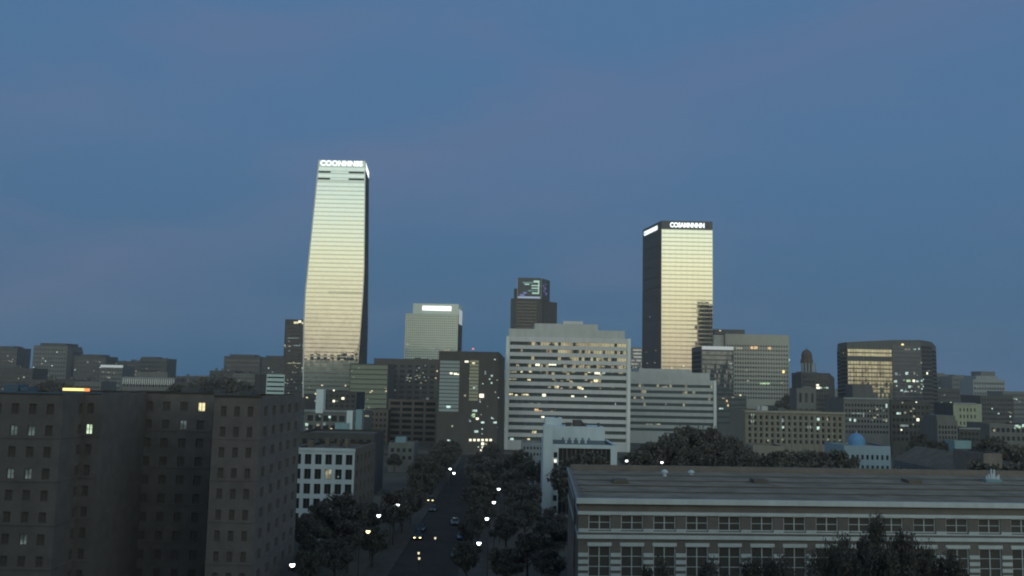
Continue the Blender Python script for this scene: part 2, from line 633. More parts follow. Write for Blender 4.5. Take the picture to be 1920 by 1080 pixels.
class Block:
    """a building on a four-cornered footprint: A front left, B front right, C back right, D back left"""

    def __init__(s, name, label, cat, xl, xr, ytop, Yl, depth, Yr=None, group=None, skew=0.0, poly=None, z0=0.0,
                 wall=None, roof=None, wd=0.35, parapet=0.6, parent=None, ztop=None, px_y=None):
        Yr = Yl if Yr is None else Yr
        py = (ytop + 740) / 2 if px_y is None else px_y
        if poly is None:
            A = W(xl, py, Yl).xy
            B = W(xr, py, Yr).xy
            u = (B - A).normalized()
            nb = Vector((-u.y, u.x))
            sk = Vector((skew, 0))
            poly = [tuple(A), tuple(B), tuple(B + nb * depth + sk), tuple(A + nb * depth + sk)]
        s.poly = poly
        s.pm = (xl + xr) / 2 if xl is not None else 960
        s.z1 = ZY(ytop, (Yl + Yr) / 2, s.pm) if ztop is None else ztop
        s.z0 = z0
        s.Y = Yl
        s.wd = wd
        s.mat = wall
        cx = sum(p[0] for p in poly) / 4
        cyy = sum(p[1] for p in poly) / 4
        s.th = parent or thing(name, label, cat, (cx, cyy, z0), group)
        s.front, s.right = Wall(poly[0], poly[1]), Wall(poly[1], poly[2])
        s.back, s.left = Wall(poly[2], poly[3]), Wall(poly[3], poly[0])
        s.core = MB().prism(inset(poly, wd + .08), z0, s.z1 - parapet).build('roof', roof or roof_tar, s.th)
        s.todo = {'front', 'right', 'back', 'left'}

    def openings(s, side, nc, nr, wf=.6, hf=.55, ms=1.0, mt=1.2, yb=None, mb=1.0, mat=None, name='wall', zb=None):
        w = getattr(s, side)
        if zb is None:
            zb = s.z0 + mb if yb is None else ZY(yb, s.Y, s.pm)
        cw = (w.L - 2 * ms) / nc
        rh = (s.z1 - mt - zb) / nr
        cols = [(ms + cw * (i + .5 - wf / 2), ms + cw * (i + .5 + wf / 2)) for i in range(nc)]
        rows = [(zb + rh * (j + .5 - hf / 2), zb + rh * (j + .5 + hf / 2)) for j in range(nr)]
        w.cols, w.rows = cols, rows
        w.sheet(s.th, s.z0, s.z1, cols, rows, s.wd, mat or s.mat, name)
        s.todo.discard(side)
        return w

    def panes(s, side, mat, join=False, name='window', th=.06, skip=None):
        w = getattr(s, side)
        d = s.wd * .8
        if join:
            m = MB()
            for a, b in w.cols:
                for c, e in w.rows:
                    m.quad(w.pt(a, c, d), w.pt(b, c, d), w.pt(b, e, d), w.pt(a, e, d))
            o = m.build('window_panes', mat, s.th)
            o['kind'] = 'stuff'
            return
        for i, (a, b) in enumerate(w.cols):
            for j, (c, e) in enumerate(w.rows):
                if skip and skip(i, j):
                    continue
                pane(s.th, name, w.pt((a + b) / 2, (c + e) / 2, d), w.ang, b - a, e - c, mat, th)

    def blank(s, side, mat=None):
        w = getattr(s, side)
        w.sheet(s.th, s.z0, s.z1, [], [], s.wd, mat or s.mat)
        s.todo.discard(side)

    def finish(s, mat=None):
        for side in sorted(s.todo):
            getattr(s, side).sheet(s.th, s.z0, s.z1, [], [], s.wd, mat or s.mat)
        s.todo = set()
        return s.th

    def top(s, u0, u1, v0, v1, h, mat, name='roof_penthouse', z=None):
        """a box on the roof, u along the front (0..1), v front to back (0..1)"""
        A, B, C, D = [Vector(p) for p in s.poly]

        def q(u, v):
            return tuple(A.lerp(B, u).lerp(D.lerp(C, u), v))
        z = s.z1 - .7 if z is None else z
        return MB().prism([q(u0, v0), q(u1, v0), q(u1, v1), q(u0, v1)], z, z + h).build(name, mat, s.th)

    def clutter(s, n, seed, lo=.8, hi=2.2, mats=None):
        r = random.Random(seed)
        for _ in range(n):
            u, v = r.uniform(.08, .85), r.uniform(.1, .8)
            s.top(u, u + r.uniform(.04, .1), v, v + r.uniform(.06, .14), .7 + r.uniform(lo, hi), r.choice(mats or [steel, grey_concrete, dark_metal]), 'roof_unit')

    def mast(s, u, v, h, mat=None):
        A, B, C, D = [Vector(p) for p in s.poly]
        p = A.lerp(B, u).lerp(D.lerp(C, u), v)
        MB().tube((p.x, p.y, s.z1 - .8), (p.x, p.y, s.z1 + h), .18, .06, 6).build('roof_mast', mat or dark_metal, s.th)


def bands(parent, BL, BR, TL, TR, n, frac, mat, n2, name='glass_band', proud=.12, skip=()):
    """floor-high glass strips standing proud of a wall patch given by its four corners"""
    BL, BR, TL, TR, n2 = [Vector(v) for v in (BL, BR, TL, TR, n2)]
    for i in range(n):
        if i in skip:
            continue
        t0, t1 = (i + .5 - frac / 2) / n, (i + .5 + frac / 2) / n
        a, b = BL.lerp(TL, t0), BR.lerp(TR, t0)
        c, d = BR.lerp(TR, t1), BL.lerp(TL, t1)
        o = n2 * proud
        i_ = n2 * -.05
        v = [a + i_, b + i_, c + i_, d + i_, a + o, b + o, c + o, d + o]
        f = [(4, 5, 6, 7), (0, 4, 7, 3), (5, 1, 2, 6), (7, 6, 2, 3), (0, 1, 5, 4)]
        build(name, v, f, mat, parent)


def text_mesh(parent, body, w, t0, t1, z0, z1, mat, name='sign_lettering', proud=.25, bold=0.03):
    """raised lettering fitted to a rectangle of a wall"""
    cu = bpy.data.curves.new('lettering', 'FONT')
    cu.body = body
    cu.extrude = 0.06
    cu.offset = bold
    cu.space_character = 0.98
    o = bpy.data.objects.new('lettering', cu)
    col.objects.link(o)
    bpy.context.view_layer.update()
    me = bpy.data.meshes.new_from_object(o.evaluated_get(bpy.context.evaluated_depsgraph_get()))
    bpy.data.objects.remove(o)
    co = np.zeros(len(me.vertices) * 3)
    me.vertices.foreach_get('co', co)
    co = co.reshape(-1, 3)
    mn, mx = co.min(0), co.max(0)
    org = ORG[parent.name]
    out = []
    for x, y, z in co:
        p = w.pt(t0 + (x - mn[0]) / (mx[0] - mn[0]) * (t1 - t0), z0 + (y - mn[1]) / (mx[1] - mn[1]) * (z1 - z0), -proud - z)
        out.append(p - org)
    me.vertices.foreach_set('co', np.array([tuple(v) for v in out]).ravel())
    me.materials.clear()
    me.materials.append(mat)
    me.name = name
    me.update()
    ob = bpy.data.objects.new(name, me)
    col.objects.link(ob)
    ob.parent = parent
    ORG[ob.name] = org
    return ob

# ------------------------------------------------------------------ the setting
def structure(name, m, mat, label=None):
    o = m.build(name, mat)
    o['kind'] = 'structure'
    if label:
        o['label'] = label
    return o


structure('ground', MB().box(-9000, 9000, -6000, 14000, -2.0, 0.0), earth)
SX0, SX1 = -20.5, -8.5                                   # the street runs away from the camera between these kerbs
structure('road', MB().box(SX0, SX1, 40, 400, -.5, .004), asphalt)
structure('cross_road', MB().box(-160, 160, 400.0, 414, -.5, .006), asphalt)
structure('pavement', MB().box(SX0 - 4.5, SX0 - .15, 40, 399, -.5, .13), paving)
structure('pavement', MB().box(SX1 + .15, SX1 + 4.5, 40, 399, -.5, .13), paving)
structure('kerb', MB().box(SX0 - .15, SX0, 40, 399, -.5, .14), paving)
structure('kerb', MB().box(SX1, SX1 + .15, 40, 399, -.5, .14), paving)
hm = MB()
r = random.Random(4)
NX = 60
hv = []
for i in range(NX + 1):
    x = -4200 + i * 140
    h = 26 + 14 * math.sin(i * .7) + 10 * math.sin(i * 1.9 + 1) + r.uniform(-5, 5)
    hv += [(x, 5200, -1), (x, 5200, max(8, h)), (x, 5900, max(8, h) * 1.1), (x, 6400, -1)]
hf = []
for i in range(NX):
    for k in range(3):
        a = i * 4 + k
        hf.append((a, a + 4, a + 5, a + 1))
hills = build('hills', hv, hf, earth)
hills['kind'] = 'structure'

# ------------------------------------------------------------------ the tall tapering mirrored tower
ys = [300, 500, 546, 606, 745]
Lx = [598, 577.3, 572.5, 569.5, 568.3]
Rx = [685, 683, 681, 677, 667]
Sx = [692.3, 690.8, 690.2, 689.7, 686]
rings = []
for y, l, rr, s_ in zip(ys, Lx, Rx, Sx):
    pl = W(l, y, 800)
    z = pl.z
    pr = W(rr, y, 800)
    ps = W(s_, y + 12, 846)
    rings.append([Vector((pl.x, 800, z)), Vector((pr.x, 800, z)), Vector((ps.x, 846, z)), Vector((pl.x + 3, 846, z))])
base = [Vector((v.x, v.y, 0)) for v in rings[-1]]
rings.append(base)
c0 = sum(base, Vector()) / 4
tw = thing('office_tower', 'tallest tower, tapering pale gold mirrored glass with a white lit sign at its top', 'tower', (c0.x, c0.y, 0))
v, f = [], []
for rg in rings:
    v += rg
for i in range(len(rings) - 1):
    a = i * 4
    for k in range(4):
        j = (k + 1) % 4
        f.append((a + 4 + k, a + 4 + j, a + j, a + k))
f.append((0, 1, 2, 3))
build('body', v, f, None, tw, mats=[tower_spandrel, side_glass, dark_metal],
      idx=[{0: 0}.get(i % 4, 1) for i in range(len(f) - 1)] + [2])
nf = Vector((0, -1, 0))


def ring_at(y):
    ys2 = ys + [1e9]
    for i in range(len(ys) - 1):
        if ys[i] <= y <= ys[i + 1]:
            t = (y - ys[i]) / (ys[i + 1] - ys[i])
            return [rings[i][k].lerp(rings[i + 1][k], t) for k in range(4)]


def tband(parent, y0, y1, u0, u1, mat, name='glass_band', proud=.12):
    a, b = ring_at(y0), ring_at(y1)
    TL, TR, BL, BR = a[0].lerp(a[1], u0), a[0].lerp(a[1], u1), b[0].lerp(b[1], u0), b[0].lerp(b[1], u1)
    bands(parent, BL, BR, TL, TR, 1, 1.0, mat, nf, name, proud)


yy = 343.0
k = 0
while yy < 736:
    if not (543 < yy < 549):
        tband(tw, yy, yy + 5.2, .012, .988, tower_glass if yy < 672 else painted_reflection_glass)
    yy += 7.95
    k += 1
tband(tw, 313.5, 319.5, .012, .988, tower_glass)
tband(tw, 326.5, 332, .012, .988, tower_glass)
for y in (320.6, 333.4):
    tband(tw, y, y + 3.3, .02, .27, louver, 'louver_strip', .16)
    tband(tw, y, y + 3.3, .66, .98, louver, 'louver_strip', .16)
    tband(tw, y + .4, y + 3.0, .29, .64, tower_glass, 'glass_band', .14)
tband(tw, 545.2, 550.0, .40, .985, grey_glass, 'plant_floor_louver', .16)
# corner trim and the dark side's floor lines
for i in range(len(rings) - 2):
    a, b = rings[i], rings[i + 1]
    for q in (0, 1):
        MB().tube(a[q] + Vector((0, -.1, 0)), b[q] + Vector((0, -.1, 0)), .55, .55, 6).build('corner_trim', white_trim if q == 0 else tower_spandrel, tw)
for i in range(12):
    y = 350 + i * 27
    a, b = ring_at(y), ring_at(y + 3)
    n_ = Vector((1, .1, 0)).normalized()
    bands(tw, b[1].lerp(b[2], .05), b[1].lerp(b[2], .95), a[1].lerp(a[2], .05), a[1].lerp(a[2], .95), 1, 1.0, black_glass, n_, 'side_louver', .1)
wf_ = Wall(rings[0][0].xy, rings[0][1].xy)
z_a, z_b = ZY(312.0, 800, 640), ZY(301.2, 800, 640)
text_mesh(tw, 'COONMNSS', wf_, wf_.L * .035, wf_.L * .945, z_a + .3, z_b - .1, sign_white, bold=.035)
ws_ = Wall(rings[0][1].xy, rings[0][2].xy)
text_mesh(tw, 'COONMNSS', ws_, ws_.L * .06, ws_.L * .95, z_a - 1.2, z_b - .2, sign_white, bold=.05)
rlit(tw, Wall(rings[3][0].xy, rings[3][1].xy), -.3, 572, 655, 722, 752, 12, [lit_cool, lit_dim, lit_warm], 3, (2, 4), (2, 3))

# ------------------------------------------------------------------ the gold mirrored tower with a black crown
A = W(1240, 560, 900)
B = W(1336.5, 560, 900)
D = W(1204.5, 560, 958)
C = B + (D - A)
T2 = Block('office_tower', 'gold mirrored tower with black crown band and white lit lettering', 'tower', None, None, 0, 900, 0,
           poly=[tuple(A.xy), tuple(B.xy), tuple(C.xy), tuple(D.xy)], ztop=ZY(414.5, 900, 1288), wall=dark_metal, wd=.3, parapet=.8)
zc = ZY(430.5, 900, 1288)
w = T2.front
n3 = w.n
m = MB()
m.quad(w.pt(0, 0), w.pt(w.L, 0), w.pt(w.L, zc), w.pt(0, zc))
m.build('wall', gold_spandrel, T2.th)
m = MB()
m.quad(w.pt(0, zc), w.pt(w.L, zc), w.pt(w.L, T2.z1), w.pt(0, T2.z1))
m.quad(w.pt(0, T2.z1), w.pt(w.L, T2.z1), w.pt(w.L, T2.z1, .5), w.pt(0, T2.z1, .5))
m.build('crown_band', dark_metal, T2.th)
T2.todo.discard('front')
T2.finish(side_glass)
zb = ZY(720, 900, 1288)
nfl = 37
fh = (zc - zb) / nfl
for i in range(nfl):
    a = zb + fh * (i + .16)
    b = a + fh * .66
    bands(T2.th, w.pt(.5, a), w.pt(w.L - .5, a), w.pt(.5, b), w.pt(w.L - .5, b), 1, 1, gold_glass, n3)
for i in range(9):
    t = w.L * (i + .5) / 9
    MB().prism([tuple(w.pt(t - .07, 0, -.22).xy), tuple(w.pt(t + .07, 0, -.22).xy), tuple(w.pt(t + .07, 0, -.05).xy), tuple(w.pt(t - .07, 0, -.05).xy)], zb, zc).build('mullion', gold_spandrel, T2.th)
text_mesh(T2.th, 'COSAMNNNN', w, w.L * .165, w.L * .84, ZY(427.0, 900, 1288), ZY(417.4, 900, 1288), sign_white, bold=.045)
wl = T2.left
text_mesh(T2.th, 'COSAMNNNN', wl, wl.L * .08, wl.L * .80, ZY(427.5, 900, 1240), ZY(418.5, 900, 1240), sign_white, bold=.05)
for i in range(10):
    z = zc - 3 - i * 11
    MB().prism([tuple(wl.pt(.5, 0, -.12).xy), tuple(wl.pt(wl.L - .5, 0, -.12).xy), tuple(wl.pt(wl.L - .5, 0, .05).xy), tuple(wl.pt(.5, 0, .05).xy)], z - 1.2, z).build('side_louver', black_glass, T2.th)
lit(T2.th, wl, -.2, [(1212, 660, 5, 2, lit_dim), (1230, 657, 4, 2, lit_dim), (1214, 681, 6, 2, lit_dim), (1228, 680, 7, 2, lit_dim), (1219, 594, 4, 3, lit_dimcool)])
lit(T2.th, w, -.4, [(1259, 690, 3, 2, lit_warm), (1282, 686, 3, 3, lit_warm), (1271, 691, 3, 2, lit_dim)])
T2.mast(.5, .5, 3)

# ------------------------------------------------------------------ pale office slab with a lit sign (between the towers, left)
m7_stone = wall_mat('m7_stone', (.60, .62, .54), .06)
m7_glass = glass_mat('m7_glass', (.11, .12, .11), tilt=.003, dark=(.19, .205, .185))
M7 = Block('office_tower', 'pale grey-green office tower with blank lit sign bar on its penthouse', 'tower', 758.5, 858, 588, 900, 42, wall=m7_stone, wd=.4, skew=2, px_y=640)
M7.openings('front', 26, 20, wf=.62, hf=.60, ms=.6, mt=1.5, yb=680)
M7.panes('front', m7_glass, join=True)
M7.openings('right', 8, 18, wf=.5, hf=.5, ms=.8, mt=2, yb=680, mat=dark_stone)
M7.panes('right', room_glass, join=True)
M7.finish()
ph = M7.top(.135, 1.0, .02, .9, 11, wall_mat('penthouse_white', (.72, .74, .66), .05))
wp = Wall(M7.poly[0], M7.poly[1])
t0, z0_, _ = wp.hit(792, 581.5)
t1, z1_, _ = wp.hit(846, 574.5)
MB().prism([tuple(wp.pt(t0, 0, .3).xy), tuple(wp.pt(t1, 0, .3).xy), tuple(wp.pt(t1, 0, .95).xy), tuple(wp.pt(t0, 0, .95).xy)], z0_, z1_).build('lit_sign', sign_white, M7.th)
wr = M7.right
MB().prism([tuple(wr.pt(6, 0, -.6).xy), tuple(wr.pt(34, 0, -.6).xy), tuple(wr.pt(34, 0, .1).xy), tuple(wr.pt(6, 0, .1).xy)], ZY(607, 905, 864), ZY(580, 905, 864)).build('side_sign', lit_pale, M7.th)
M7.clutter(3, 5, 9, 12)
lit(M7.th, M7.front, -.08, [(765, 645, 5, 3, lit_dim), (775, 607, 6, 2, lit_dim), (785, 625, 4, 2, lit_dimcool), (838, 657, 16, 2, lit_dim)])

# ------------------------------------------------------------------ dark tower with a lit screen on its top cube
M9 = Block('office_tower', 'dark brown tower topped by a cube with glowing screen', 'tower', 957, 1017, 560, 1000, 34, wall=dark_stone, wd=.4, px_y=600, skew=10)
M9.openings('front', 1, 16, wf=.72, hf=.42, ms=2, mt=2, yb=660)
M9.panes('front', black_glass, name='window_band')
M9.finish()
ZC = ZY(521, 1000, 1000)
zb9 = M9.z1 - .7
cA, cB = W(970.5, 540, 1000.6), W(1014.5, 540, 1000.6)
cC, cD = W(1031, 540, 1026), W(986, 540, 1026)
poly9 = [tuple(cA.xy), tuple(cB.xy), tuple(cC.xy), tuple(cD.xy)]
MB().prism(poly9, zb9, ZC).build('top_cube', dark_metal, M9.th)
sC = W(1044.5, 580, 1016)
sB = W(1017.8, 580, 1004)
MB().prism([tuple(sB.xy), tuple(sC.xy), tuple(W(1040, 580, 1034).xy), tuple(W(1020, 580, 1034).xy)], 0, ZY(566, 1010, 1030)).build('side_wing', dark_stone, M9.th)
MB().prism([tuple(W(963.5, 550, 1003).xy), tuple(W(970, 550, 1003).xy), tuple(W(970, 550, 1020).xy), tuple(W(963.5, 550, 1020).xy)], zb9, ZY(541, 1003, 966)).build('corner_step', dark_stone, M9.th)
wq = Wall(cA.xy, cB.xy)
for px, py, wpx, hpx, mt_ in [(1006, 528, 11, 4, screen_mint), (990, 530, 20, 3, screen_teal), (1004, 535.5, 16, 2, screen_mint), (1003, 540.5, 13, 2, screen_mint),
                              (1002, 545, 14, 2, screen_teal), (1004, 549.8, 13, 2.6, screen_mint), (1010, 539, 2, 24, screen_mint), (994, 545, 8, 3, screen_teal),
                              (984, 549, 7, 3, screen_blue), (979, 553, 9, 3, screen_blue), (992, 557.6, 42, 3.6, screen_sky), (988, 533, 9, 2, screen_mint)]:
    lit(M9.th, wq, -.1 - .01 * wpx / 10, [(px, py, wpx, hpx, mt_)], 'screen_tile')
wq2 = Wall(cB.xy, cC.xy)
for px, py, wpx, hpx in [(1019, 536, 9, 4), (1022, 541, 12, 5), (1020, 546, 8, 4), (1024, 551, 9, 6), (1023, 533, 10, 2)]:
    lit(M9.th, wq2, -.1, [(px, py, wpx, hpx, screen_violet)], 'screen_tile')
for px in (970.2, 1015):
    p_ = W(px, 540, 1000.4)
    MB().tube((p_.x, p_.y, zb9), (p_.x, p_.y, ZC), .35, .35, 6).build('corner_post', grey_concrete, M9.th)

# ------------------------------------------------------------------ the broad grey banded building at the centre
M10 = Block('office_building', 'broad pale grey office block with fourteen dark window bands and stepped penthouse', 'building', 949.5, 1181, 633.5, 450, 40, wall=pale_concrete, wd=.9, px_y=680)
M10.openings('front', 1, 14, wf=.955, hf=.47, ms=.3, mt=1.4, yb=831)
w = M10.front
M10.panes('front', band_glass, name='window_band')
M10.blank('right', grey_concrete)
M10.finish()
M10.top(.015, .96, .02, .9, 4.9, grey_concrete)
M10.top(.225, .74, .04, .8, 3.0, grey_concrete, 'upper_penthouse', z=M10.z1 + 4.2)
M10.top(.46, .62, .1, .6, 1.6, pale_concrete, 'roof_unit', z=M10.z1 + 7.2)
for t in (.45, w.L - .45):
    MB().prism([tuple(w.pt(t - .75, 0, -.5).xy), tuple(w.pt(t + .75, 0, -.5).xy), tuple(w.pt(t + .75, 0, -.003).xy), tuple(w.pt(t - .75, 0, -.003).xy)], 0, M10.z1 + .2).build('end_pier', white_trim, M10.th)
for j, (a, b) in enumerate(w.rows):
    m = MB()
    for i in range(1, 42):
        t = 1.5 + (w.L - 3) * i / 42
        m.prism([tuple(w.pt(t - .06, 0, .55).xy), tuple(w.pt(t + .06, 0, .55).xy), tuple(w.pt(t + .06, 0, .7).xy), tuple(w.pt(t - .06, 0, .7).xy)], a, b)
    m.build('mullions', dark_metal, M10.th)['kind'] = 'stuff'
LB, LW = lit_bright, lit_warm
lit(M10.th, w, .62, [
    (1008, 684, 8, 4, LB), (1036, 683, 14, 4, LB), (1120, 699, 10, 5, LB), (1106, 698, 7, 2, LW), (1132, 699, 5, 4, lit_cool), (958, 697, 22, 3, lit_dim), (995, 697, 5, 3, LW),
    (1026, 700, 4, 4, lit_dim), (978, 697, 4, 3, LW), (1118, 714, 9, 5, LW), (992, 712, 6, 3, LW), (962, 711, 14, 3, lit_dim), (1044, 726, 8, 5, LW), (1030, 726, 6, 3, lit_dim),
    (1087, 727, 9, 5, LW), (1092, 729, 4, 3, LB), (1053, 728, 5, 2, lit_dim), (957, 739, 9, 3, LW), (968, 741, 5, 3, LW), (985, 740, 14, 3, LW), (1020, 741, 7, 5, LB), (1074, 743, 5, 3, LB),
    (1098, 744, 4, 2, LB), (996, 757, 8, 2, lit_dim), (1011, 757, 3, 2, LW), (1006, 769, 8, 5, lit_orange), (1014, 771, 5, 3, lit_orange), (1035, 772, 5, 3, lit_orange), (1018, 782, 6, 3, LB),
    (1002, 810, 8, 4, LW), (960, 824, 7, 5, lit_cool), (991, 824, 5, 4, LW), (1154, 757, 2, 4, lit_cool), (1152, 668, 14, 3, lit_green)])

# ------------------------------------------------------------------ second grey banded building to its right
M11 = Block('office_building', 'lower grey banded office block behind the tree, joined to view of broad grey block', 'building', 1172, 1343, 712, 520, 45, wall=grey_concrete, wd=.7, px_y=760)
M11.th['label'] = 'lower grey banded office block with stepped top below the gold tower'
M11.openings('front', 1, 8, wf=.95, hf=.46, ms=.3, mt=1.8, yb=812)
M11.panes('front', teal_glass, name='window_band')
M11.finish()
M11.top(.0, .94, .05, .9, 5.0, grey_concrete)
M11.top(.16, .74, .1, .7, 2.0, grey_concrete, 'upper_penthouse', z=M11.z1 + 4.3)
w = M11.front
MB().prism([tuple(w.pt(w.L - 1.6, 0, -.4).xy), tuple(w.pt(w.L, 0, -.4).xy), tuple(w.pt(w.L, 0, -.003).xy), tuple(w.pt(w.L - 1.6, 0, -.003).xy)], 0, M11.z1 + .2).build('end_pier', white_trim, M11.th)
lit(M11.th, w, .5, [(1188, 728, 10, 5, lit_dim), (1206, 729, 12, 4, lit_dim), (1228, 728, 14, 4, lit_dim), (1246, 727, 12, 5, lit_dim), (1220, 752, 5, 3, lit_dimcool), (1218, 796, 12, 3, lit_dim), (1234, 796, 9, 3, lit_dim), (1280, 752, 4, 4, lit_dimcool)])

# ------------------------------------------------------------------ dark chamfered building with two glass strips
M8 = Block('office_building', 'dark block with two tall reflecting glass strips and many lit lower windows', 'building', 821, 934, 659, 430, 40, wall=dark_stone, wd=.5, px_y=720)
w = M8.front


def strip(px0, px1, y0, y1, mat, depth=-.18, n=12, name='glass_band'):
    t0, za, _ = w.hit(px0, y1)
    t1, zb_, _ = w.hit(px1, y0)
    for i in range(n):
        a = za + (zb_ - za) * (i + .12) / n
        b = za + (zb_ - za) * (i + .88) / n
        bands(M8.th, w.pt(t0, a), w.pt(t1, a), w.pt(t0, b), w.pt(t1, b), 1, 1, mat, w.n, name, -depth)


M8.finish()
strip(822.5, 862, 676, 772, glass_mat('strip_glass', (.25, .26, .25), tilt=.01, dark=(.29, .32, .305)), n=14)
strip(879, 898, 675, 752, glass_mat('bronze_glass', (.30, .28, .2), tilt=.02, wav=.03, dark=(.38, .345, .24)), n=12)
p1_, p2_, p3_ = W(934, 700, 430), W(946, 700, 440), W(946, 700, 457)
MB().prism([tuple(p1_.xy), tuple(p2_.xy), tuple(p3_.xy), tuple(W(936, 700, 457).xy)], 0, [ZY(661, 430, 934), ZY(672, 440, 946), ZY(672, 457, 946), ZY(661, 457, 936)]).build('chamfered_bay', dark_stone, M8.th)
lit(M8.th, w, -.3, [(846, 700, 5, 3, LB), (854, 701, 6, 3, LB), (859, 702, 3, 2, LB), (875, 678, 7, 3, LB), (888, 681, 5, 3, LW), (903, 742, 8, 7, LB), (922, 705, 4, 4, lit_cool), (922, 718, 3, 3, lit_cool),
                    (910, 699, 3, 7, lit_dimcool), (928, 674, 3, 2, lit_cool), (841, 763, 8, 4, lit_cool), (872, 742, 4, 4, lit_dim), (890, 770, 9, 4, lit_cool), (888, 779, 6, 7, lit_green), (895, 785, 5, 4, LB),
                    (905, 792, 6, 3, lit_cool), (928, 792, 7, 3, lit_cool), (893, 809, 7, 4, lit_cool), (848, 799, 3, 3, lit_dim), (842, 826, 6, 3, lit_cool)])
lit(M8.th, w, -.3, [(882 + 7.6 * i, 825, 4.2, 4, LB) for i in range(6)] + [(905, 832, 5, 5, LB), (912, 833, 5, 4, LW), (922, 833, 6, 5, LB), (905, 839, 4, 4, LB), (902, 844, 3, 3, LB), (897, 838, 2, 2, lit_cool)])
rlit(M8.th, w, -.3, 880, 940, 700, 815, 22, [lit_dim, lit_dimcool, lit_cool], 9, (1.6, 3.2), (1.6, 2.8))
M8.clutter(3, 3, .6, 1.2)
p_ = W(887, 657, 433)
MB().tube((p_.x, 433, M8.z1 - .5), (p_.x, 433, M8.z1 + 1.0), .2, .1, 6).build('roof_mast', dark_metal, M8.th)
MB().box(p_.x - .45, p_.x + .45, 432.5, 433.5, M8.z1 + 1.0, M8.z1 + 1.8).build('beacon', red_dot, M8.th)

# ------------------------------------------------------------------ other mid-distance buildings, left of the centre
b = Block('office_building', 'mossy green low glass block beside the foot of the tallest tower', 'building', 655, 727, 682, 700, 40, wall=dark_stone, wd=.3, px_y=720)
b.openings('front', 1, 11, wf=.98, hf=.8, ms=.2, mt=.6, yb=785)
b.panes('front', olive_glass, name='glass_band')
b.finish()
rlit(b.th, b.front, -.08, 658, 724, 690, 780, 14, [lit_dim, lit_dimcool, lit_warm], 12, (2, 3), (1.8, 2.6))

b = Block('office_building', 'dark low block with faint lights between mossy glass block and glass strips', 'building', 700, 836, 673, 760, 45, wall=dark_stone, wd=.4, px_y=710)
b.openings('front', 9, 8, wf=.6, hf=.5, ms=2, mt=4, yb=760)
b.panes('front', dark_glass, join=True)
b.finish(far_dark)
b.clutter(6, 6, 1, 2.4)
rlit(b.th, b.front, -.08, 760, 800, 684, 720, 16, [lit_dim, lit_dimcool], 13, (2, 4), (1.5, 2.5))
rlit(b.th, b.front, -.08, 730, 830, 690, 750, 9, [lit_dim, lit_dimcool, lit_warm], 14, (2, 3), (1.5, 2.5))

b = Block('office_building', 'brown concrete frame block with wide dark windows in four bays', 'building', 727, 820, 749, 480, 30, wall=brown_frame, wd=.8, px_y=790)
b.openings('front', 4, 8, wf=.80, hf=.56, ms=.6, mt=.7, yb=840)
b.panes('front', room_glass)
b.openings('left', 5, 8, wf=.6, hf=.5, ms=.6, mt=1, yb=840)
b.panes('left', room_glass, join=True)
b.finish()
b.clutter(4, 8, .5, 1.2)

b = Block('office_building', 'faint brown low block left of the brown concrete frame block', 'building', 692, 727, 768, 470, 26, wall=brown_frame, wd=.6, px_y=800)
b.openings('front', 4, 6, wf=.5, hf=.45, ms=.5, mt=1, yb=835)
b.panes('front', room_glass)
b.finish()

b = Block('office_building', 'low grey building with pale roof ledge and white stair tower', 'building', 570, 682, 771, 420, 26, wall=far_grey, wd=.6, px_y=790)
b.openings('front', 7, 2, wf=.7, hf=.6, ms=1, mt=1.2, yb=812)
b.panes('front', room_glass)
b.finish()
b.top(.0, .72, -.02, .02, .9, far_pale, 'roof_ledge', z=b.z1 - .4)
for px0, px1, y0, nm, mt_ in ((591, 605, 730, 'stair_tower', white_paint), (650, 661, 770, 'white_pier', white_paint), (667, 679, 768, 'white_pier', teal_paint)):
    a, c = W(px0, 780, 419.2), W(px1, 780, 419.2)
    MB().box(a.x, c.x, 419.2, 424, 0 if nm == 'white_pier' else b.z1 - 1, ZY(y0, 419, px0)).build(nm, mt_, b.th)
a, c = W(628, 800, 418.8), W(655, 800, 418.8)
MB().box(a.x, c.x, 418.8, 423, 0, ZY(793, 419, 640)).build('low_annex', teal_paint, b.th)
lit(b.th, b.front, -.08, [(600, 780, 4, 4, lit_dimcool), (618, 782, 4, 4, lit_cool), (575, 796, 5, 5, lit_cool), (576, 804, 4, 3, lit_dimcool), (596, 797, 6, 4, lit_dim), (608, 795, 5, 5, lit_dimcool), (621, 805, 3, 4, lit_warm), (688, 780, 8, 3, lit_dim)])

b = Block('office_building', 'dark low office behind the white stair tower with three bright lamps', 'building', 604, 668, 735, 520, 30, wall=dark_stone, wd=.4, px_y=760)
b.openings('front', 6, 4, wf=.6, hf=.5, ms=.5, mt=1, yb=775)
b.panes('front', dark_glass, join=True)
b.finish(far_dark)
lit(b.th, b.front, -.08, [(626, 731 + 1, 3, 3, LB), (643, 747, 5, 4, LB), (626, 752, 4, 4, LB), (632, 752, 3, 2, lit_dim)])

b = Block('office_tower', 'slim dark tower with scattered lights half hidden behind the tallest tower', 'tower', 532, 585, 599, 950, 45, wall=dark_stone, wd=.4, px_y=660)
b.openings('front', 8, 20, wf=.72, hf=.42, ms=1, mt=6, yb=745)
b.panes('front', black_glass, join=True)
b.finish(far_dark)
lit(b.th, b.front, -.08, [(555, 605, 8, 4, LW), (562, 603, 5, 4, LB), (568, 606, 5, 4, LW), (543, 649, 6, 2, lit_dim), (556, 648, 12, 2, lit_dimcool), (552, 681, 26, 1.8, lit_dim), (550, 634, 20, 1.6, lit_dimcool)])
rlit(b.th, b.front, -.08, 534, 568, 640, 745, 26, [lit_dim, lit_dimcool, lit_warm], 21, (1.6, 3), (1.5, 2.4))

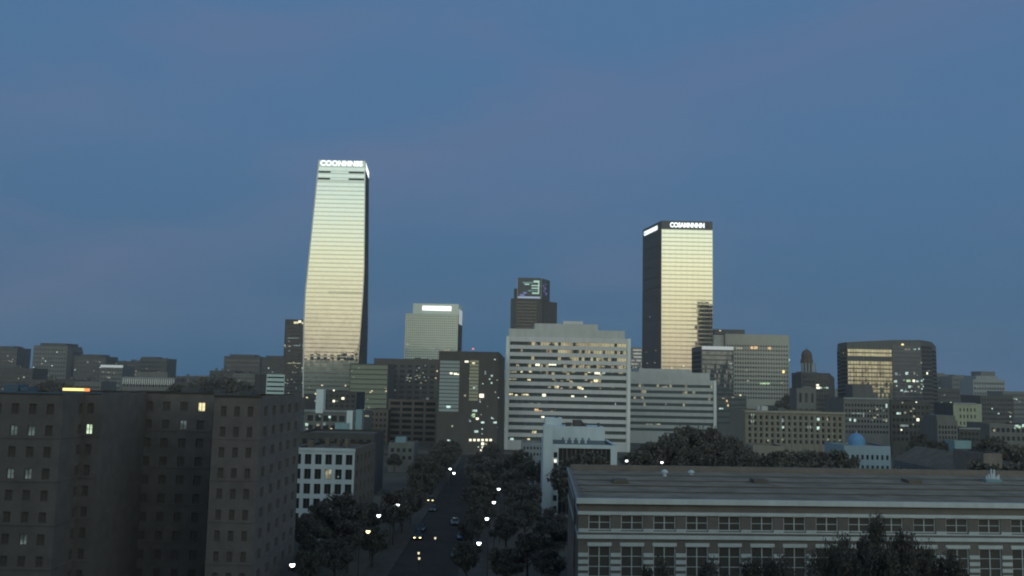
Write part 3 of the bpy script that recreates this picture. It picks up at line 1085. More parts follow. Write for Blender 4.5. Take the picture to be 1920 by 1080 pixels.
# ------------------------------------------------------------------ mid-distance buildings, right of the centre
b = Block('office_building', 'dark blue glass block with a bright white strip along its roof', 'building', 1315, 1376, 650, 700, 30, wall=dark_metal, wd=.3, px_y=700, skew=-1.5)
b.openings('front', 1, 13, wf=.98, hf=.74, ms=.3, mt=3.2, yb=770)
b.panes('front', glass_mat('blue_glass', (.08, .09, .10), tilt=.015, dark=(.06, .065, .068)), name='glass_band')
b.openings('left', 1, 13, wf=.96, hf=.7, ms=.3, mt=3.2, yb=770)
b.panes('left', black_glass, name='glass_band')
b.finish()
b.top(.02, .99, -.01, .03, 2.6, lit_pale, 'roof_light_strip', z=b.z1 - 2.4)
lit(b.th, b.front, .1, [(1370, 683, 4, 4, lit_cool), (1372, 690, 3, 2, lit_dimcool)])

b = Block('office_building', 'beige office slab with rows of small square windows and blank top', 'building', 1360, 1480, 627, 960, 36, wall=wall_mat('slab_stone', (.36, .345, .30), .08), wd=.6, px_y=680)
b.openings('front', 24, 13, wf=.60, hf=.46, ms=1, mt=10.4, yb=750)
b.panes('front', room_glass, join=True)
b.finish(grey_concrete)
b.top(-.16, .32, .1, .8, 5.6, dark_metal)
b.top(-.17, -.004, .1, .9, b.z1 - 1.2, grey_concrete, 'side_wing', z=0)
lit(b.th, b.front, -.08, [(1386, 653, 12, 4, lit_dim), (1410, 652, 5, 5, lit_orange), (1417, 652, 6, 5, lit_orange), (1443, 653, 6, 4, lit_orange), (1469, 697, 4, 5, lit_yellow), (1434, 719, 18, 3, lit_green), (1466, 718, 3, 3, lit_dim), (1400, 695, 3, 3, lit_dim), (1402, 714, 3, 4, lit_dim)])
lit(b.th, b.front, -.3, [(1480, 675, 2, 4, lit_cool)])
p_ = W(1350, 620, 962)
MB().box(p_.x - .8, p_.x + .8, 961, 962, p_.z - .6, p_.z + .6).build('roof_lamp', lit_warm, b.th)

b = Block('office_building', 'grey curved low annex with light strips between grey banded block and beige slab', 'building', 1343, 1400, 742, 600, 20, wall=far_grey, wd=.4, px_y=770, Yr=640)
b.openings('front', 1, 5, wf=.95, hf=.4, ms=.3, mt=.8, yb=800)
b.panes('front', teal_glass, name='window_band')
b.finish()
lit(b.th, b.front, -.08, [(1356, 747, 14, 2, lit_dim), (1374, 745, 12, 2, lit_dim), (1388, 741, 8, 3, lit_warm), (1363, 752, 5, 4, lit_orange), (1365, 760, 4, 4, lit_warm), (1352, 766, 18, 2.5, lit_cool)])

# the tower with the rust-coloured crown
x0 = W(1513, 700, 950)
zb_ = ZY(690, 950, 1513)
t = thing('stone_tower', 'slender stone tower with rust coloured lantern crown', 'tower', (x0.x, 950, 0))


def octa(cx, cy_, rr, z0, z1, r1=None, k=8):
    m = MB()
    m.tube((cx, cy_, z0), (cx, cy_, z1), rr, r1 if r1 is not None else rr, k)
    return m


px_m = 950 / F
MB().box(x0.x - 15 * px_m, x0.x + 15 * px_m, 942, 958, 0, ZY(697, 950, 1513)).build('shaft', far_grey, t)
for i in range(-2, 3):
    octa(x0.x + i * 6 * px_m, 943, .9, ZY(697, 950, 1513), ZY(681, 950, 1513)).build('column', far_pale, t)
octa(x0.x, 950, 6.0, ZY(697, 950, 1513), ZY(681, 950, 1513)).build('drum', far_grey, t)
octa(x0.x, 950, 7.0, ZY(681, 950, 1513), ZY(673, 950, 1513), 6.4).build('cornice', rust_stone, t)
octa(x0.x, 950, 5.6, ZY(673, 950, 1513), ZY(666, 950, 1513), 6.0).build('lantern', rust_stone, t)
octa(x0.x, 950, 5.8, ZY(666, 950, 1513), ZY(660, 950, 1513), 4.8).build('crown', rust_stone, t)
octa(x0.x, 950, 4.8, ZY(660, 950, 1513), ZY(655, 950, 1513), 1.0).build('cap', rust_stone, t)
octa(x0.x, 950, .3, ZY(655, 950, 1513), ZY(650, 950, 1513), .1).build('finial', dark_metal, t)

b = Block('office_building', 'dark round-shouldered block right of the rust crowned tower with lit floor', 'building', 1503, 1556, 699, 860, 30, wall=far_dark, wd=.4, px_y=730)
b.openings('front', 10, 9, wf=.6, hf=.5, ms=1, mt=2, yb=780)
b.panes('front', room_glass, join=True)
b.finish()
a, c = W(1556, 730, 860), W(1565, 730, 866)
MB().prism([tuple(a.xy), tuple(c.xy), (c.x, 888), (a.x, 888)], 0, [ZY(700, 860, 1556), ZY(709, 866, 1565), ZY(709, 888, 1565), ZY(700, 888, 1556)]).build('side_bay', far_dark, b.th)
lit(b.th, b.front, -.08, [(1533, 722, 5, 3, LB), (1534, 727, 7, 4, LB), (1539, 727, 5, 3, lit_cool), (1551, 727, 4, 3, lit_cool), (1546, 727, 4, 2, lit_dim)])

b = Block('stone_building', 'small stone building with arched gable below the rust crowned tower', 'building', 1494, 1530, 728, 620, 16, wall=far_grey, wd=.4, px_y=750)
b.openings('front', 3, 2, wf=.4, hf=.6, ms=.5, mt=1.2, yb=790)
b.panes('front', room_glass)
b.finish()
m = MB()
pa, pb = W(1500, 728, 619.8), W(1528, 728, 619.8)
pts = [(pa.x + (pb.x - pa.x) * i / 10, math.sin(math.pi * i / 10) * 1.8) for i in range(11)]
vv = [(x, 619.7, b.z1 + h - .1) for x, h in pts] + [(x, 621, b.z1 + h - .1) for x, h in pts]
ff = [tuple(range(11)), tuple(reversed(range(11, 22)))] + [(i, i + 11, i + 12, i + 1) for i in range(10)]
build('arched_gable', vv, ff, far_grey, b.th)

# the faceted drum of dark glass
drum_glass = glass_mat('drum_glass', (.045, .05, .058), tilt=.01, dark=(.05, .055, .062))
fx = [(1570, 690), (1576, 672), (1589, 655), (1673, 655), (1728, 662), (1748, 674), (1756, 696)]
pts = [W(x, 690, y).xy for x, y in fx]
tp = [652, 646, 641.5, 637.5, 637.5, 641, 650]
zt = [ZY(tp[i], fx[i][1], fx[i][0]) for i in range(7)]
cxy = (W(1662, 690, 690).x, 690)
t16 = thing('office_building', 'broad dark drum shaped glass block with one facet mirroring yellow sky', 'building', (cxy[0], cxy[1], 0))
ground_poly = [tuple(p) for p in pts] + [(pts[6].x - 3, 735), (pts[0].x + 21, 735)]
zr = max(zt)
MB().prism([tuple(Vector(p)) for p in inset(ground_poly, .4)], 0, zr - 3).build('roof', roof_dark, t16)
for i in range(6):
    w = Wall(pts[i], pts[i + 1])
    m = MB()
    m.quad(w.pt(0, 0), w.pt(w.L, 0), Vector((*w.B.xy, zt[i + 1])), Vector((*w.A.xy, zt[i])))
    m.build('wall', dark_metal, t16)
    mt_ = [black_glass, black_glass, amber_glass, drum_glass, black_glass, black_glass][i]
    ztop_ = min(zt[i], zt[i + 1]) - (3.2 if i != 2 else 4.6)
    zbot = ZY(775, 655, 1660)
    n = 16
    for k in range(n):
        if i == 2 and k == 13:
            continue
        a = zbot + (ztop_ - zbot) * (k + .14) / n
        c = zbot + (ztop_ - zbot) * (k + .86) / n
        bands(t16, w.pt(.3, a), w.pt(w.L - .3, a), w.pt(.3, c), w.pt(w.L - .3, c), 1, 1, mt_, w.n)
    if i == 3:
        lit(t16, w, -.2, [(1692, 646, 5, 3, lit_yellow), (1698, 655, 4, 2, lit_dim), (1704, 655, 5, 2, lit_dim), (1715, 655, 5, 2, lit_cool), (1723, 654, 3, 3, lit_cool), (1700, 700, 6, 5, lit_cool), (1714, 700, 3, 4, lit_dim),
                          (1679, 715, 6, 4, lit_cool), (1703, 714, 9, 4, lit_green), (1713, 714, 5, 4, LB), (1720, 715, 6, 3, lit_cool), (1728, 714, 4, 3, lit_cool), (1705, 725, 5, 5, lit_cool), (1722, 725, 4, 4, lit_dim), (1690, 732, 5, 3, lit_cool),
                          (1697, 734, 6, 2, lit_cool), (1709, 733, 4, 3, lit_dim), (1680, 701, 6, 5, lit_dimcool), (1727, 680, 3, 3, lit_dim)])
        rlit(t16, w, -.2, 1676, 1734, 698, 740, 18, [lit_dimcool, lit_cool, lit_dim], 33, (1.6, 3), (1.6, 3))
    if i == 4:
        lit(t16, w, -.2, [(1738, 700, 6, 4, LB), (1741, 695, 6, 2, lit_dimcool)])
    if i == 1:
        lit(t16, w, -.2, [(1582, 662, 4, 2, lit_dim)])
    if i == 2:
        for k in range(14):
            tt = w.L * (k + 1) / 15
            MB().prism([tuple(w.pt(tt - .08, 0, -.24).xy), tuple(w.pt(tt + .08, 0, -.24).xy), tuple(w.pt(tt + .08, 0, -.1).xy), tuple(w.pt(tt - .08, 0, -.1).xy)], zbot, ztop_).build('mullion', dark_metal, t16)

# beige institutional block with tall pilasters
b = Block('stone_building', 'yellowish stone block with tall pilasters and pale lit windows', 'building', 1397, 1584, 771, 380, 26, wall=sand_stone, wd=.5, px_y=800)
b.openings('front', 17, 5, wf=.42, hf=.62, ms=.8, mt=1.6, yb=834)
b.panes('front', room_glass)
b.finish()
w = b.front
for i in range(18):
    tt = .8 + (w.L - 1.6) * i / 17
    MB().prism([tuple(w.pt(max(.02, tt - .35), 0, -.28).xy), tuple(w.pt(min(w.L - .02, tt + .35), 0, -.28).xy), tuple(w.pt(min(w.L - .02, tt + .35), 0, -.003).xy), tuple(w.pt(max(.02, tt - .35), 0, -.003).xy)], 0, b.z1 - 1.4).build('pilaster', sand_stone, b.th)
b.top(-.005, 1.005, -.03, .02, .7, beige_stone, 'cornice', z=b.z1 - .9)
b.clutter(6, 18, .8, 2.0)
lit(b.th, w, -.08, [(1411, 778, 5, 4, lit_cool), (1411, 790, 5, 4, lit_cool), (1467, 788, 4, 7, lit_dimcool), (1468, 801, 4, 4, lit_cool), (1467, 824, 3, 4, lit_dim), (1517, 801, 5, 5, lit_cool), (1534, 786, 5, 5, lit_cool), (1534, 803, 5, 6, lit_cool),
                  (1484, 803, 6, 3, lit_dimcool), (1551, 786, 3, 5, lit_dim), (1560, 813, 3, 3, lit_warm), (1552, 824, 3, 4, lit_dim), (1574, 826, 3, 3, lit_dim), (1440, 826, 3, 3, lit_dim)])
b = Block('stone_building', 'low sand coloured forebuilding in front of the yellowish stone block', 'building', 1412, 1470, 836, 352, 14, wall=sand_stone, wd=.4, px_y=850)
b.openings('front', 5, 1, wf=.5, hf=.5, ms=.6, mt=1.2, mb=3)
b.panes('front', room_glass)
b.finish()

b = Block('office_building', 'grey office with pale roof edge in front of the drum shaped glass block', 'building', 1582, 1668, 747, 450, 26, wall=far_grey, wd=.4, px_y=780)
b.openings('front', 14, 6, wf=.6, hf=.5, ms=.6, mt=2.2, yb=815)
b.panes('front', room_glass)
b.finish()
b.top(0, .92, -.02, .04, .8, far_pale, 'roof_edge', z=b.z1 - .5)
lit(b.th, b.front, -.08, [(1594, 787, 3, 5, lit_cool), (1603, 788, 4, 5, lit_cool), (1662, 761, 3, 7, lit_cool), (1662, 788, 3, 6, lit_dim), (1606, 775, 18, 2.4, lit_dimcool), (1619, 778, 3, 8, lit_dimcool), (1644, 767, 4, 3, lit_dim), (1640, 783, 5, 3, lit_dim)])
rlit(b.th, b.front, -.08, 1630, 1668, 752, 800, 8, [lit_dim, lit_dimcool], 44, (2, 3), (2, 3))
a = W(1625, 735, 452)
MB().box(a.x - 5.5, a.x + 4.5, 456, 466, b.z1 - 1, ZY(722, 456, 1625)).build('lift_house', dark_metal, b.th)

b = Block('office_building', 'dark low block with scattered lamps at the foot of the drum block', 'building', 1670, 1745, 752, 470, 30, wall=far_dark, wd=.4, px_y=790)
b.openings('front', 9, 6, wf=.6, hf=.5, ms=.6, mt=1.5, yb=830)
b.panes('front', room_glass)
b.finish()
lit(b.th, b.front, -.08, [(1692, 753 + 2, 3, 2, lit_dim), (1685, 775, 8, 4, lit_cool), (1697, 774, 4, 4, lit_dim), (1713, 766, 4, 3, lit_dim), (1714, 781, 4, 4, lit_dim), (1721, 787, 5, 5, LB), (1695, 798, 16, 4, lit_dimcool), (1690, 806, 3, 3, LB), (1708, 771, 3, 3, lit_dim), (1718, 744 + 10, 2, 2, LB), (1712, 796, 3, 3, lit_dim)])

b = Block('office_building', 'pale green lit gable block right of the drum shaped glass block', 'building', 1788, 1841, 757, 520, 24, wall=wall_mat('green_plaster', (.30, .31, .22), .15), wd=.4, px_y=780)
b.openings('front', 5, 3, wf=.4, hf=.5, ms=3, mt=1.6, yb=800)
b.panes('front', room_glass)
b.finish(far_dark)
b.top(0, .8, -.02, .05, 1.0, far_pale, 'roof_edge', z=b.z1 - .5)

b = Block('apartment_building', 'small grey tower block with grid facade above the long low school', 'building', 1758, 1796, 788, 330, 14, wall=far_grey, wd=.35, px_y=815)
b.openings('front', 6, 5, wf=.55, hf=.6, ms=.3, mt=1.6, yb=845)
b.panes('front', room_glass)
b.finish()
b.top(0.02, .95, .05, .8, 2.4, far_grey)
b = Block('shed', 'pale blue shed roofed annex beside small grey tower block', 'building', 1790, 1821, 826, 322, 10, wall=teal_paint, wd=.2, px_y=835)
b.openings('front', 3, 1, wf=.5, hf=.3, ms=.4, mt=1.0, mb=2)
b.panes('front', room_glass)
b.finish()
b = Block('low_building', 'low dark flat block with pale roof line right of the small grey tower block', 'building', 1798, 1838, 803, 345, 16, wall=far_dark, wd=.3, px_y=820)
b.openings('front', 5, 2, wf=.5, hf=.5, ms=.4, mt=1.0, yb=830)
b.panes('front', room_glass)
b.finish()
b.top(0, 1, -.02, .05, .6, far_pale, 'roof_edge', z=b.z1 - .4)
b = Block('low_building', 'low block with green lights at the far right edge', 'building', 1856, 1935, 795, 400, 20, wall=far_grey, wd=.3, px_y=820)
b.openings('front', 8, 2, wf=.6, hf=.5, ms=.4, mt=1.0, yb=830)
b.panes('front', room_glass)
b.finish()
lit(b.th, b.front, -.1, [(1906, 799, 7, 4, lit_cool), (1912, 801, 5, 5, lit_green), (1864, 807, 4, 4, lit_dim), (1918, 786 + 12, 3, 5, lit_cool), (1903, 803, 3, 2, lit_cool)])

# hazy far right
for xl, xr, yt, Y, mt_, lab, cat, k in [
    (1745, 1790, 702, 1500, far_grey, 'dim far block directly right of the drum shaped glass block', 'building', 1),
    (1786, 1830, 706, 1450, far_grey, 'wide dim far block left of the stepped pale one', 'building', 2),
    (1825, 1885, 712, 1300, far_pale, 'stepped pale far building with ziggurat top on the right', 'building', 3),
    (1880, 1925, 734, 1200, far_grey, 'low dim far block at the right edge of the skyline', 'building', 4),
    (1740, 1800, 728, 1000, far_dark, 'dark mid-height block under the dim far right skyline', 'building', 5),
    (1838, 1900, 742, 900, far_dark, 'dark terrace of buildings under the stepped pale far one', 'building', 6)]:
    b = Block('office_building', lab, cat, xl, xr, yt, Y, 40, wall=mt_, wd=.4, px_y=735)
    b.openings('front', 12, max(3, int((790 - yt) / 9)), wf=.7, hf=.45, ms=1, mt=2, yb=790)
    b.panes('front', room_glass, join=True)
    b.finish()
    if k == 3:
        b.top(.12, .8, .05, .9, 6, far_pale, 'upper_step', z=b.z1 - .5)
        b.top(.3, .75, .1, .8, 12.5, far_grey, 'top_step', z=b.z1 - .5)
    elif k < 3:
        b.top(.2, .7, .2, .7, 3.0, far_grey)
    rlit(b.th, b.front, -.08, xl + 4, min(1918, xr) - 4, yt + 12, yt + 60, 7, [lit_dim, lit_dimcool, lit_cool], 50 + k, (2, 3), (2, 3))

b = Block('office_building', 'pale sliver of ribbed office just left of the gold tower', 'building', 1182, 1204, 651, 1200, 30, wall=far_pale, wd=.4, px_y=690)
b.openings('front', 1, 9, wf=.9, hf=.45, ms=.3, mt=1.5, yb=712)
b.panes('front', glass_mat('far_sky_glass', (.3, .33, .36), tilt=.01), name='window_band')
b.finish()

# ------------------------------------------------------------------ far skyline, left
FAR = [
    (-12, 28, 652, 1400, 40, far_dark, 'dark far block at the left edge of the skyline'),
    (58, 122, 648, 1350, 45, far_grey, 'far tower block with chamfered crown, second from the left edge'),
    (136, 196, 668, 1300, 40, far_dark, 'dark far office with flat crown left of the white roofed one'),
    (187, 228, 685, 1100, 35, far_grey, 'grey banded far block with lit white roof fascia'),
    (214, 262, 677, 1450, 40, far_dark, 'dark far slab behind the white roofed block'),
    (260, 311, 672, 1400, 40, far_dark, 'dark far block with sloping shoulder over the white colonnade'),
    (418, 486, 668, 1350, 45, far_dark, 'wide dark far block with stepped top left of the slim tower'),
    (489, 534, 671, 1200, 40, far_dark, 'dark far block next to the slim dark tower'),
    (-10, 60, 690, 900, 30, far_dark, 'low dark block under the left edge skyline'),
    (60, 140, 712, 800, 30, far_dark, 'low dark block below the chamfered far tower'),
    (330, 400, 706, 1250, 30, far_dark, 'low dark roofs right of the white colonnade'),
    (392, 440, 695, 1100, 30, far_dark, 'low dark block beneath the wide stepped far block'),
    (436, 482, 700, 950, 30, far_grey, 'grey low block left of the pale striped box'),
    (140, 190, 715, 760, 30, far_grey, 'grey low roofs left of the yellow rooftop light'),
    (320, 380, 716, 700, 30, far_dark, 'dark roofs below the colonnade on the left'),
    (380, 470, 722, 640, 30, far_dark, 'dark flat roofs in front of the pale striped box'),
]
for k, (xl, xr, yt, Y, D, mt_, lab) in enumerate(FAR):
    b = Block('office_building', lab, 'building', xl, xr, yt, Y, D, wall=mt_, wd=.4, px_y=715)
    b.openings('front', max(5, int((xr - xl) / 5)), max(3, int((745 - yt) / 8)), wf=.66, hf=.45, ms=1, mt=3, yb=748)
    b.panes('front', room_glass if k % 2 else dark_glass, join=True)
    b.finish()
    if k == 0:
        b.top(.1, .75, .1, .8, 3.4, far_dark)
    if k == 1:
        b.top(.2, .97, -.01, .8, 4.5, far_dark)
        MB().prism([b.poly[1], (b.poly[1][0] + 5, b.poly[1][1] + 6), (b.poly[1][0] + 5, b.poly[1][1] + 40), b.poly[2]], 0, [b.z1, b.z1 - 8, b.z1 - 8, b.z1]).build('side_bay', far_dark, b.th)
    if k in (2, 6, 7):
        b.top(.12, .8, .1, .8, 3.5, far_dark)
        b.mast(.3, .4, 7)
    if k == 3:
        b.top(.0, 1.0, -.02, .05, 3.0, lit_pale, 'roof_fascia', z=b.z1 - 2.6)
    if k == 5:
        b.top(.0, .55, .1, .8, 3.0, far_dark)
    b.clutter(5, 80 + k, .5, 3.4, [far_dark, far_grey])
    if k % 3 == 1:
        b.mast(.62, .3, 5 + k % 4 * 2)
    rlit(b.th, b.front, -.08, max(3, xl + 4), xr - 4, yt + 10, 740, 9 if k < 8 else 5, [lit_dim, lit_dimcool, lit_dim, lit_cool], 60 + k, (1.6, 3), (1.6, 3))

# white colonnaded parapet building
b = Block('colonnade_building', 'low whitish building with a comb of posts along its roof', 'building', 229, 328, 709, 700, 25, wall=far_grey, wd=.4, px_y=715)
b.openings('front', 16, 2, wf=.5, hf=.5, ms=.6, mt=2, yb=745)
b.panes('front', room_glass, join=True)
b.finish()
w = b.front
b.top(0, 1, -.01, .03, .9, far_pale, 'roof_rail', z=b.z1 - .3)
for i in range(25):
    tt = w.L * (i + .5) / 25
    MB().prism([tuple(w.pt(tt - .3, 0, -.25).xy), tuple(w.pt(tt + .3, 0, -.25).xy), tuple(w.pt(tt + .3, 0, -.003).xy), tuple(w.pt(tt - .3, 0, -.003).xy)], b.z1 - 5, b.z1 - .6).build('post', white_trim, b.th)
b.top(.18, .78, .3, .9, 5.6, far_grey)

# pale striped box right above the brick block
b = Block('office_building', 'pale striped box shaped building above the brick block, left of the tallest tower', 'building', 499, 533, 702, 420, 16, wall=wall_mat('pale_stripe', (.44, .52, .49), .08), wd=.4, px_y=725, skew=-10)
b.openings('front', 1, 5, wf=.96, hf=.34, ms=.1, mt=.4, yb=746)
b.panes('front', grey_glass, name='window_band')
b.finish(dark_stone)
b.top(.1, .9, .1, .9, 1.2, far_grey)

# ------------------------------------------------------------------ what the glass mirrors: the blocks behind the viewer
BACK = [
    (-480, -338, -330, 74, 'pale mirrored slab behind the viewer at far left'), (-398, -352, -280, 58, 'dark mirrored block before the pale slab'),
    (-330, -260, -240, 86, 'dark mirrored block behind the viewer, far west left'), (-255, -190, -300, 72, 'dark mirrored block with low roof behind the viewer'),
    (-185, -150, -260, 60, 'small dark mirrored block behind the viewer'), (-145, -70, -340, 76, 'broad dark mirrored block behind the viewer'),
    (-60, -10, -300, 58, 'low dark mirrored block straight behind the viewer'), (0, 70, -330, 70, 'dark mirrored block a little right behind the viewer'),
    (80, 140, -280, 52, 'low mirrored block right behind the viewer'), (150, 240, -350, 68, 'wide mirrored block right behind the viewer'),
    (255, 330, -300, 60, 'mirrored block farther right behind the viewer'), (345, 420, -280, 54, 'mirrored block far right behind the viewer')]
for x0_, x1_, y0_, h, lab in BACK:
    t = thing('office_building', lab, 'building', ((x0_ + x1_) / 2, y0_ - 20, 0), 'blocks behind the viewer seen only mirrored')
    MB().box(x0_, x1_, y0_ - 40, y0_, 0, h).build('wall', pale_concrete if h == 74 and x0_ < -400 else far_grey, t)
    MB().box(x0_ + 8, x1_ - 12, y0_ - 34, y0_ - 6, h, h + 5).build('roof_penthouse', dark_metal, t)
    for k in range(int(h / 4) - 1):
        MB().box(x0_ + 2, x1_ - 2, y0_ - .1, y0_ + .12, 4 + k * 4, 5.8 + k * 4).build('window_band', black_glass, t)
# unseen slab added at the viewpoint, sized to shade the foreground, and its neighbour
t = thing('apartment_building', 'unseen slab block at the viewpoint, added and enlarged to shade the foreground', 'building', (-70, -25, 0))
MB().box(-225, 21, -40, -6, 0, 96).build('wall', far_dark, t)
for k in range(29):
    MB().box(-223, 19, -6.02, -5.8, 4 + k * 3.1, 5.5 + k * 3.1).build('window_band', black_glass, t)
t = thing('apartment_building', 'second slab beside the viewpoint, seen only mirrored', 'building', (70, -45, 0))
MB().box(24, 130, -60, -26, 0, 47).build('wall', far_dark, t)
for k in range(13):
    MB().box(26, 128, -26.02, -25.8, 4 + k * 3.1, 5.5 + k * 3.1).build('window_band', black_glass, t)
t = thing('office_tower', 'dark tower off to the right, mirrored in the gold tower', 'tower', (425, -190, 0))
MB().box(424, 474, -220, -190, 0, 218).build('wall', dark_stone, t)
for k in range(14):
    MB().box(421.5, 423.9, -214, -192, 12 + k * 15, 19 + k * 15).build('balcony', far_dark, t)

# ------------------------------------------------------------------ windows with frames (shared meshes)
FRM = {}


def framed_window(parent, c, ang, w, h, fmat, pmat, bar=.11, mull=1, trans=1, name='window'):
    """a frame mesh with jambs, mullions and a transom; each pane a sub-part"""
    key = (round(w, 2), round(h, 2), fmat.name, bar, mull, trans)
    me = FRM.get(key)
    if me is None:
        m = MB()
        d = .07
        m.box(-w / 2, -w / 2 + bar, -d, d, -h / 2, h / 2)
        m.box(w / 2 - bar, w / 2, -d, d, -h / 2, h / 2)
        m.box(-w / 2 + bar, w / 2 - bar, -d, d, h / 2 - bar, h / 2)
        m.box(-w / 2 + bar, w / 2 - bar, -d, d, -h / 2, -h / 2 + bar)
        for i in range(mull):
            x = -w / 2 + w * (i + 1) / (mull + 1)
            m.box(x - bar * .5, x + bar * .5, -d + .005, d - .005, -h / 2 + bar, h / 2 - bar)
        for i in range(trans):
            z = -h / 2 + h * (i + 1) / (trans + 1)
            m.box(-w / 2 + bar, w / 2 - bar, -d + .015, d - .015, z - bar * .28, z + bar * .28)
        me = bpy.data.meshes.new(name)
        me.from_pydata(m.v, [], m.f)
        me.materials.append(fmat)
        FRM[key] = me
    o = bpy.data.objects.new(name, me)
    col.objects.link(o)
    o.parent = parent
    o.location = Vector(c) - ORG[parent.name]
    o.rotation_euler = (0, 0, ang)
    pw, ph = w / (mull + 1), h / (trans + 1)
    key = (round(pw, 2), round(ph, 2), pmat.name, 'sub')
    pm = PANE.get(key)
    if pm is None:
        b = MB().box(-pw / 2, pw / 2, -.012, .012, -ph / 2, ph / 2)
        pm = bpy.data.meshes.new('pane')
        pm.from_pydata(b.v, [], b.f)
        pm.materials.append(pmat)
        PANE[key] = pm
    for i in range(mull + 1):
        for j in range(trans + 1):
            p = bpy.data.objects.new('pane', pm)
            col.objects.link(p)
            p.parent = o
            p.location = (-w / 2 + pw * (i + .5), .02, -h / 2 + ph * (j + .5))
    return o


def strip_on(parent, w, t0, t1, z0, z1, proud, mat, name, back=-.003):
    """a moulding on a wall, standing proud of it"""
    return MB().prism([tuple(w.pt(t0, 0, -proud).xy), tuple(w.pt(t1, 0, -proud).xy), tuple(w.pt(t1, 0, back).xy), tuple(w.pt(t0, 0, back).xy)], z0, z1).build(name, mat, parent)


# ------------------------------------------------------------------ the long brick building in the right foreground
n1_pane = glass_mat('n1_pane', (.05, .05, .05), tilt=.012, dark=(.10, .085, .07))
A = W(1085, 940, 110)
B = W(2750, 940, 118.5)
D = W(1066, 885, 149)
C = B + (D - A) + Vector((2, 0, 0))
zt = W(1086, 934.5, 110).z
N1 = Block('brick_building', 'long brick building with white stone bands and white framed windows, flat dark roof', 'building', None, None, 0, 110, 0,
           poly=[tuple(A.xy), tuple(B.xy), tuple(C.xy), tuple(D.xy)], ztop=zt, wall=brick_brown, roof=roof_tar, wd=.35, parapet=.35)
w = N1.front


def zpx(y, x=1104):
    return w.hit(x, y)[1]


def tpx(x, y=980):
    return w.hit(x, y)[0]


cols = []
x = 1103.5
while x < 2300:
    cols.append((tpx(x), tpx(x + 41.5)))
    x += 60.9
up = (zpx(993.5), zpx(965))
lo = (zpx(1082), zpx(1023.5))
flo = up[0] - lo[0]
rows = [up, lo, (lo[0] - 6.0, lo[1] - 6.0), ]
rows = [(max(.6, a), b) for a, b in rows if b > 1.5]
w.cols, w.rows = cols, rows
w.sheet(N1.th, 0, zt, cols, rows, .35, brick_brown)
N1.todo.discard('front')
for i, (a, b_) in enumerate(cols):
    for j, (c, d) in enumerate(rows):
        framed_window(N1.th, w.pt((a + b_) / 2, (c + d) / 2, .2), w.ang, b_ - a, d - c, white_trim, n1_pane, bar=.11, mull=1, trans=1 if j == 0 else 2)
        if j > 0:
            strip_on(N1.th, w, a - .12, b_ + .12, d + .0, d + .42, .10, white_trim, 'lintel')
strip_on(N1.th, w, -.35, w.L, zpx(943.5), zt + .05, .45, white_trim, 'cornice')
strip_on(N1.th, w, -.12, w.L, zpx(964.6), zpx(958.5), .16, white_trim, 'lintel_band')
strip_on(N1.th, w, -.10, w.L, zpx(998), zpx(995.6), .12, white_trim, 'sill_band')
strip_on(N1.th, w, -.16, w.L, zpx(1009.5), zpx(1002.5), .22, white_trim, 'belt_course')
edges = [0.0] + [v for c in cols for v in c] + [w.L]
for i in range(0, len(edges), 2):
    a, b_ = edges[i] + .02, edges[i + 1] - .02
    if b_ - a < .2:
        continue
    strip_on(N1.th, w, a, b_, zpx(995.2), zpx(990.8), .14, white_trim, 'sill_block')
    for y0, y1 in ((1036.5, 1043.5), (1049.5, 1056.5), (1062, 1069), (1075, 1081.5)):
        strip_on(N1.th, w, a - .0, b_ + .0, zpx(y1), zpx(y0), .13, white_trim, 'stone_course')
wl = N1.left
cols2 = [(wl.L * (i + .5) / 7 - .8, wl.L * (i + .5) / 7 + .8) for i in range(7)]
wl.cols, wl.rows = cols2, rows
wl.sheet(N1.th, 0, zt, cols2, rows, .35, brick_brown)
N1.todo.discard('left')
for a, b_ in cols2:
    for c, d in rows:
        framed_window(N1.th, wl.pt((a + b_) / 2, (c + d) / 2, .2), wl.ang, b_ - a, d - c, white_trim, room_glass, bar=.13)
strip_on(N1.th, wl, -.2, wl.L + .0, zpx(943.5), zt + .05, .35, wall_mat('coping_grey', (.26, .25, .22), .1), 'side_coping')
for y0, y1 in ((958.5, 964.6), (1002.5, 1009.5)):
    strip_on(N1.th, wl, .0, wl.L, zpx(y1), zpx(y0), .12, grey_concrete, 'side_band')
strip_on(N1.th, wl, wl.L - 9, wl.L - 7.6, 0, zt, .25, brick_red, 'brick_pier')
N1.finish()
# roof: seams, rear parapet, vents
for v_, h in ((.24, .10), (.42, .14), (.60, .10), (.78, .22)):
    N1.top(.004, .995, v_, v_ + .006, h + .02, roof_dark if h < .2 else far_grey, 'roof_seam', z=zt - .34)
N1.top(.002, .995, .985, .999, .9, brick_brown, 'rear_parapet', z=zt - .34)
for i, u in enumerate((.05, .23, .44)):
    N1.top(u, u + .018, .5 + .07 * (i % 3), .58 + .07 * (i % 3), .45, roof_dark, 'roof_hatch', z=zt - .33)


def roof_vent(px, py, sc_, lab):
    p = WZ(px, py, zt - .34)
    t = thing('roof_vent', lab, 'vent', (p.x, p.y, zt - .345), 'white vents on the brick building roof')
    m = MB().tube((p.x, p.y, zt - .34), (p.x, p.y, zt + .35 * sc_), .42 * sc_, .38 * sc_, 10)
    m.build('vent_pipe', white_paint, t)
    m = MB().tube((p.x, p.y, zt + .3 * sc_), (p.x, p.y, zt + .62 * sc_), .72 * sc_, .60 * sc_, 10)
    m.tube((p.x, p.y, zt + .62 * sc_), (p.x, p.y, zt + .86 * sc_), .60 * sc_, .18 * sc_, 10)
    m.build('vent_cowl', white_paint, t)


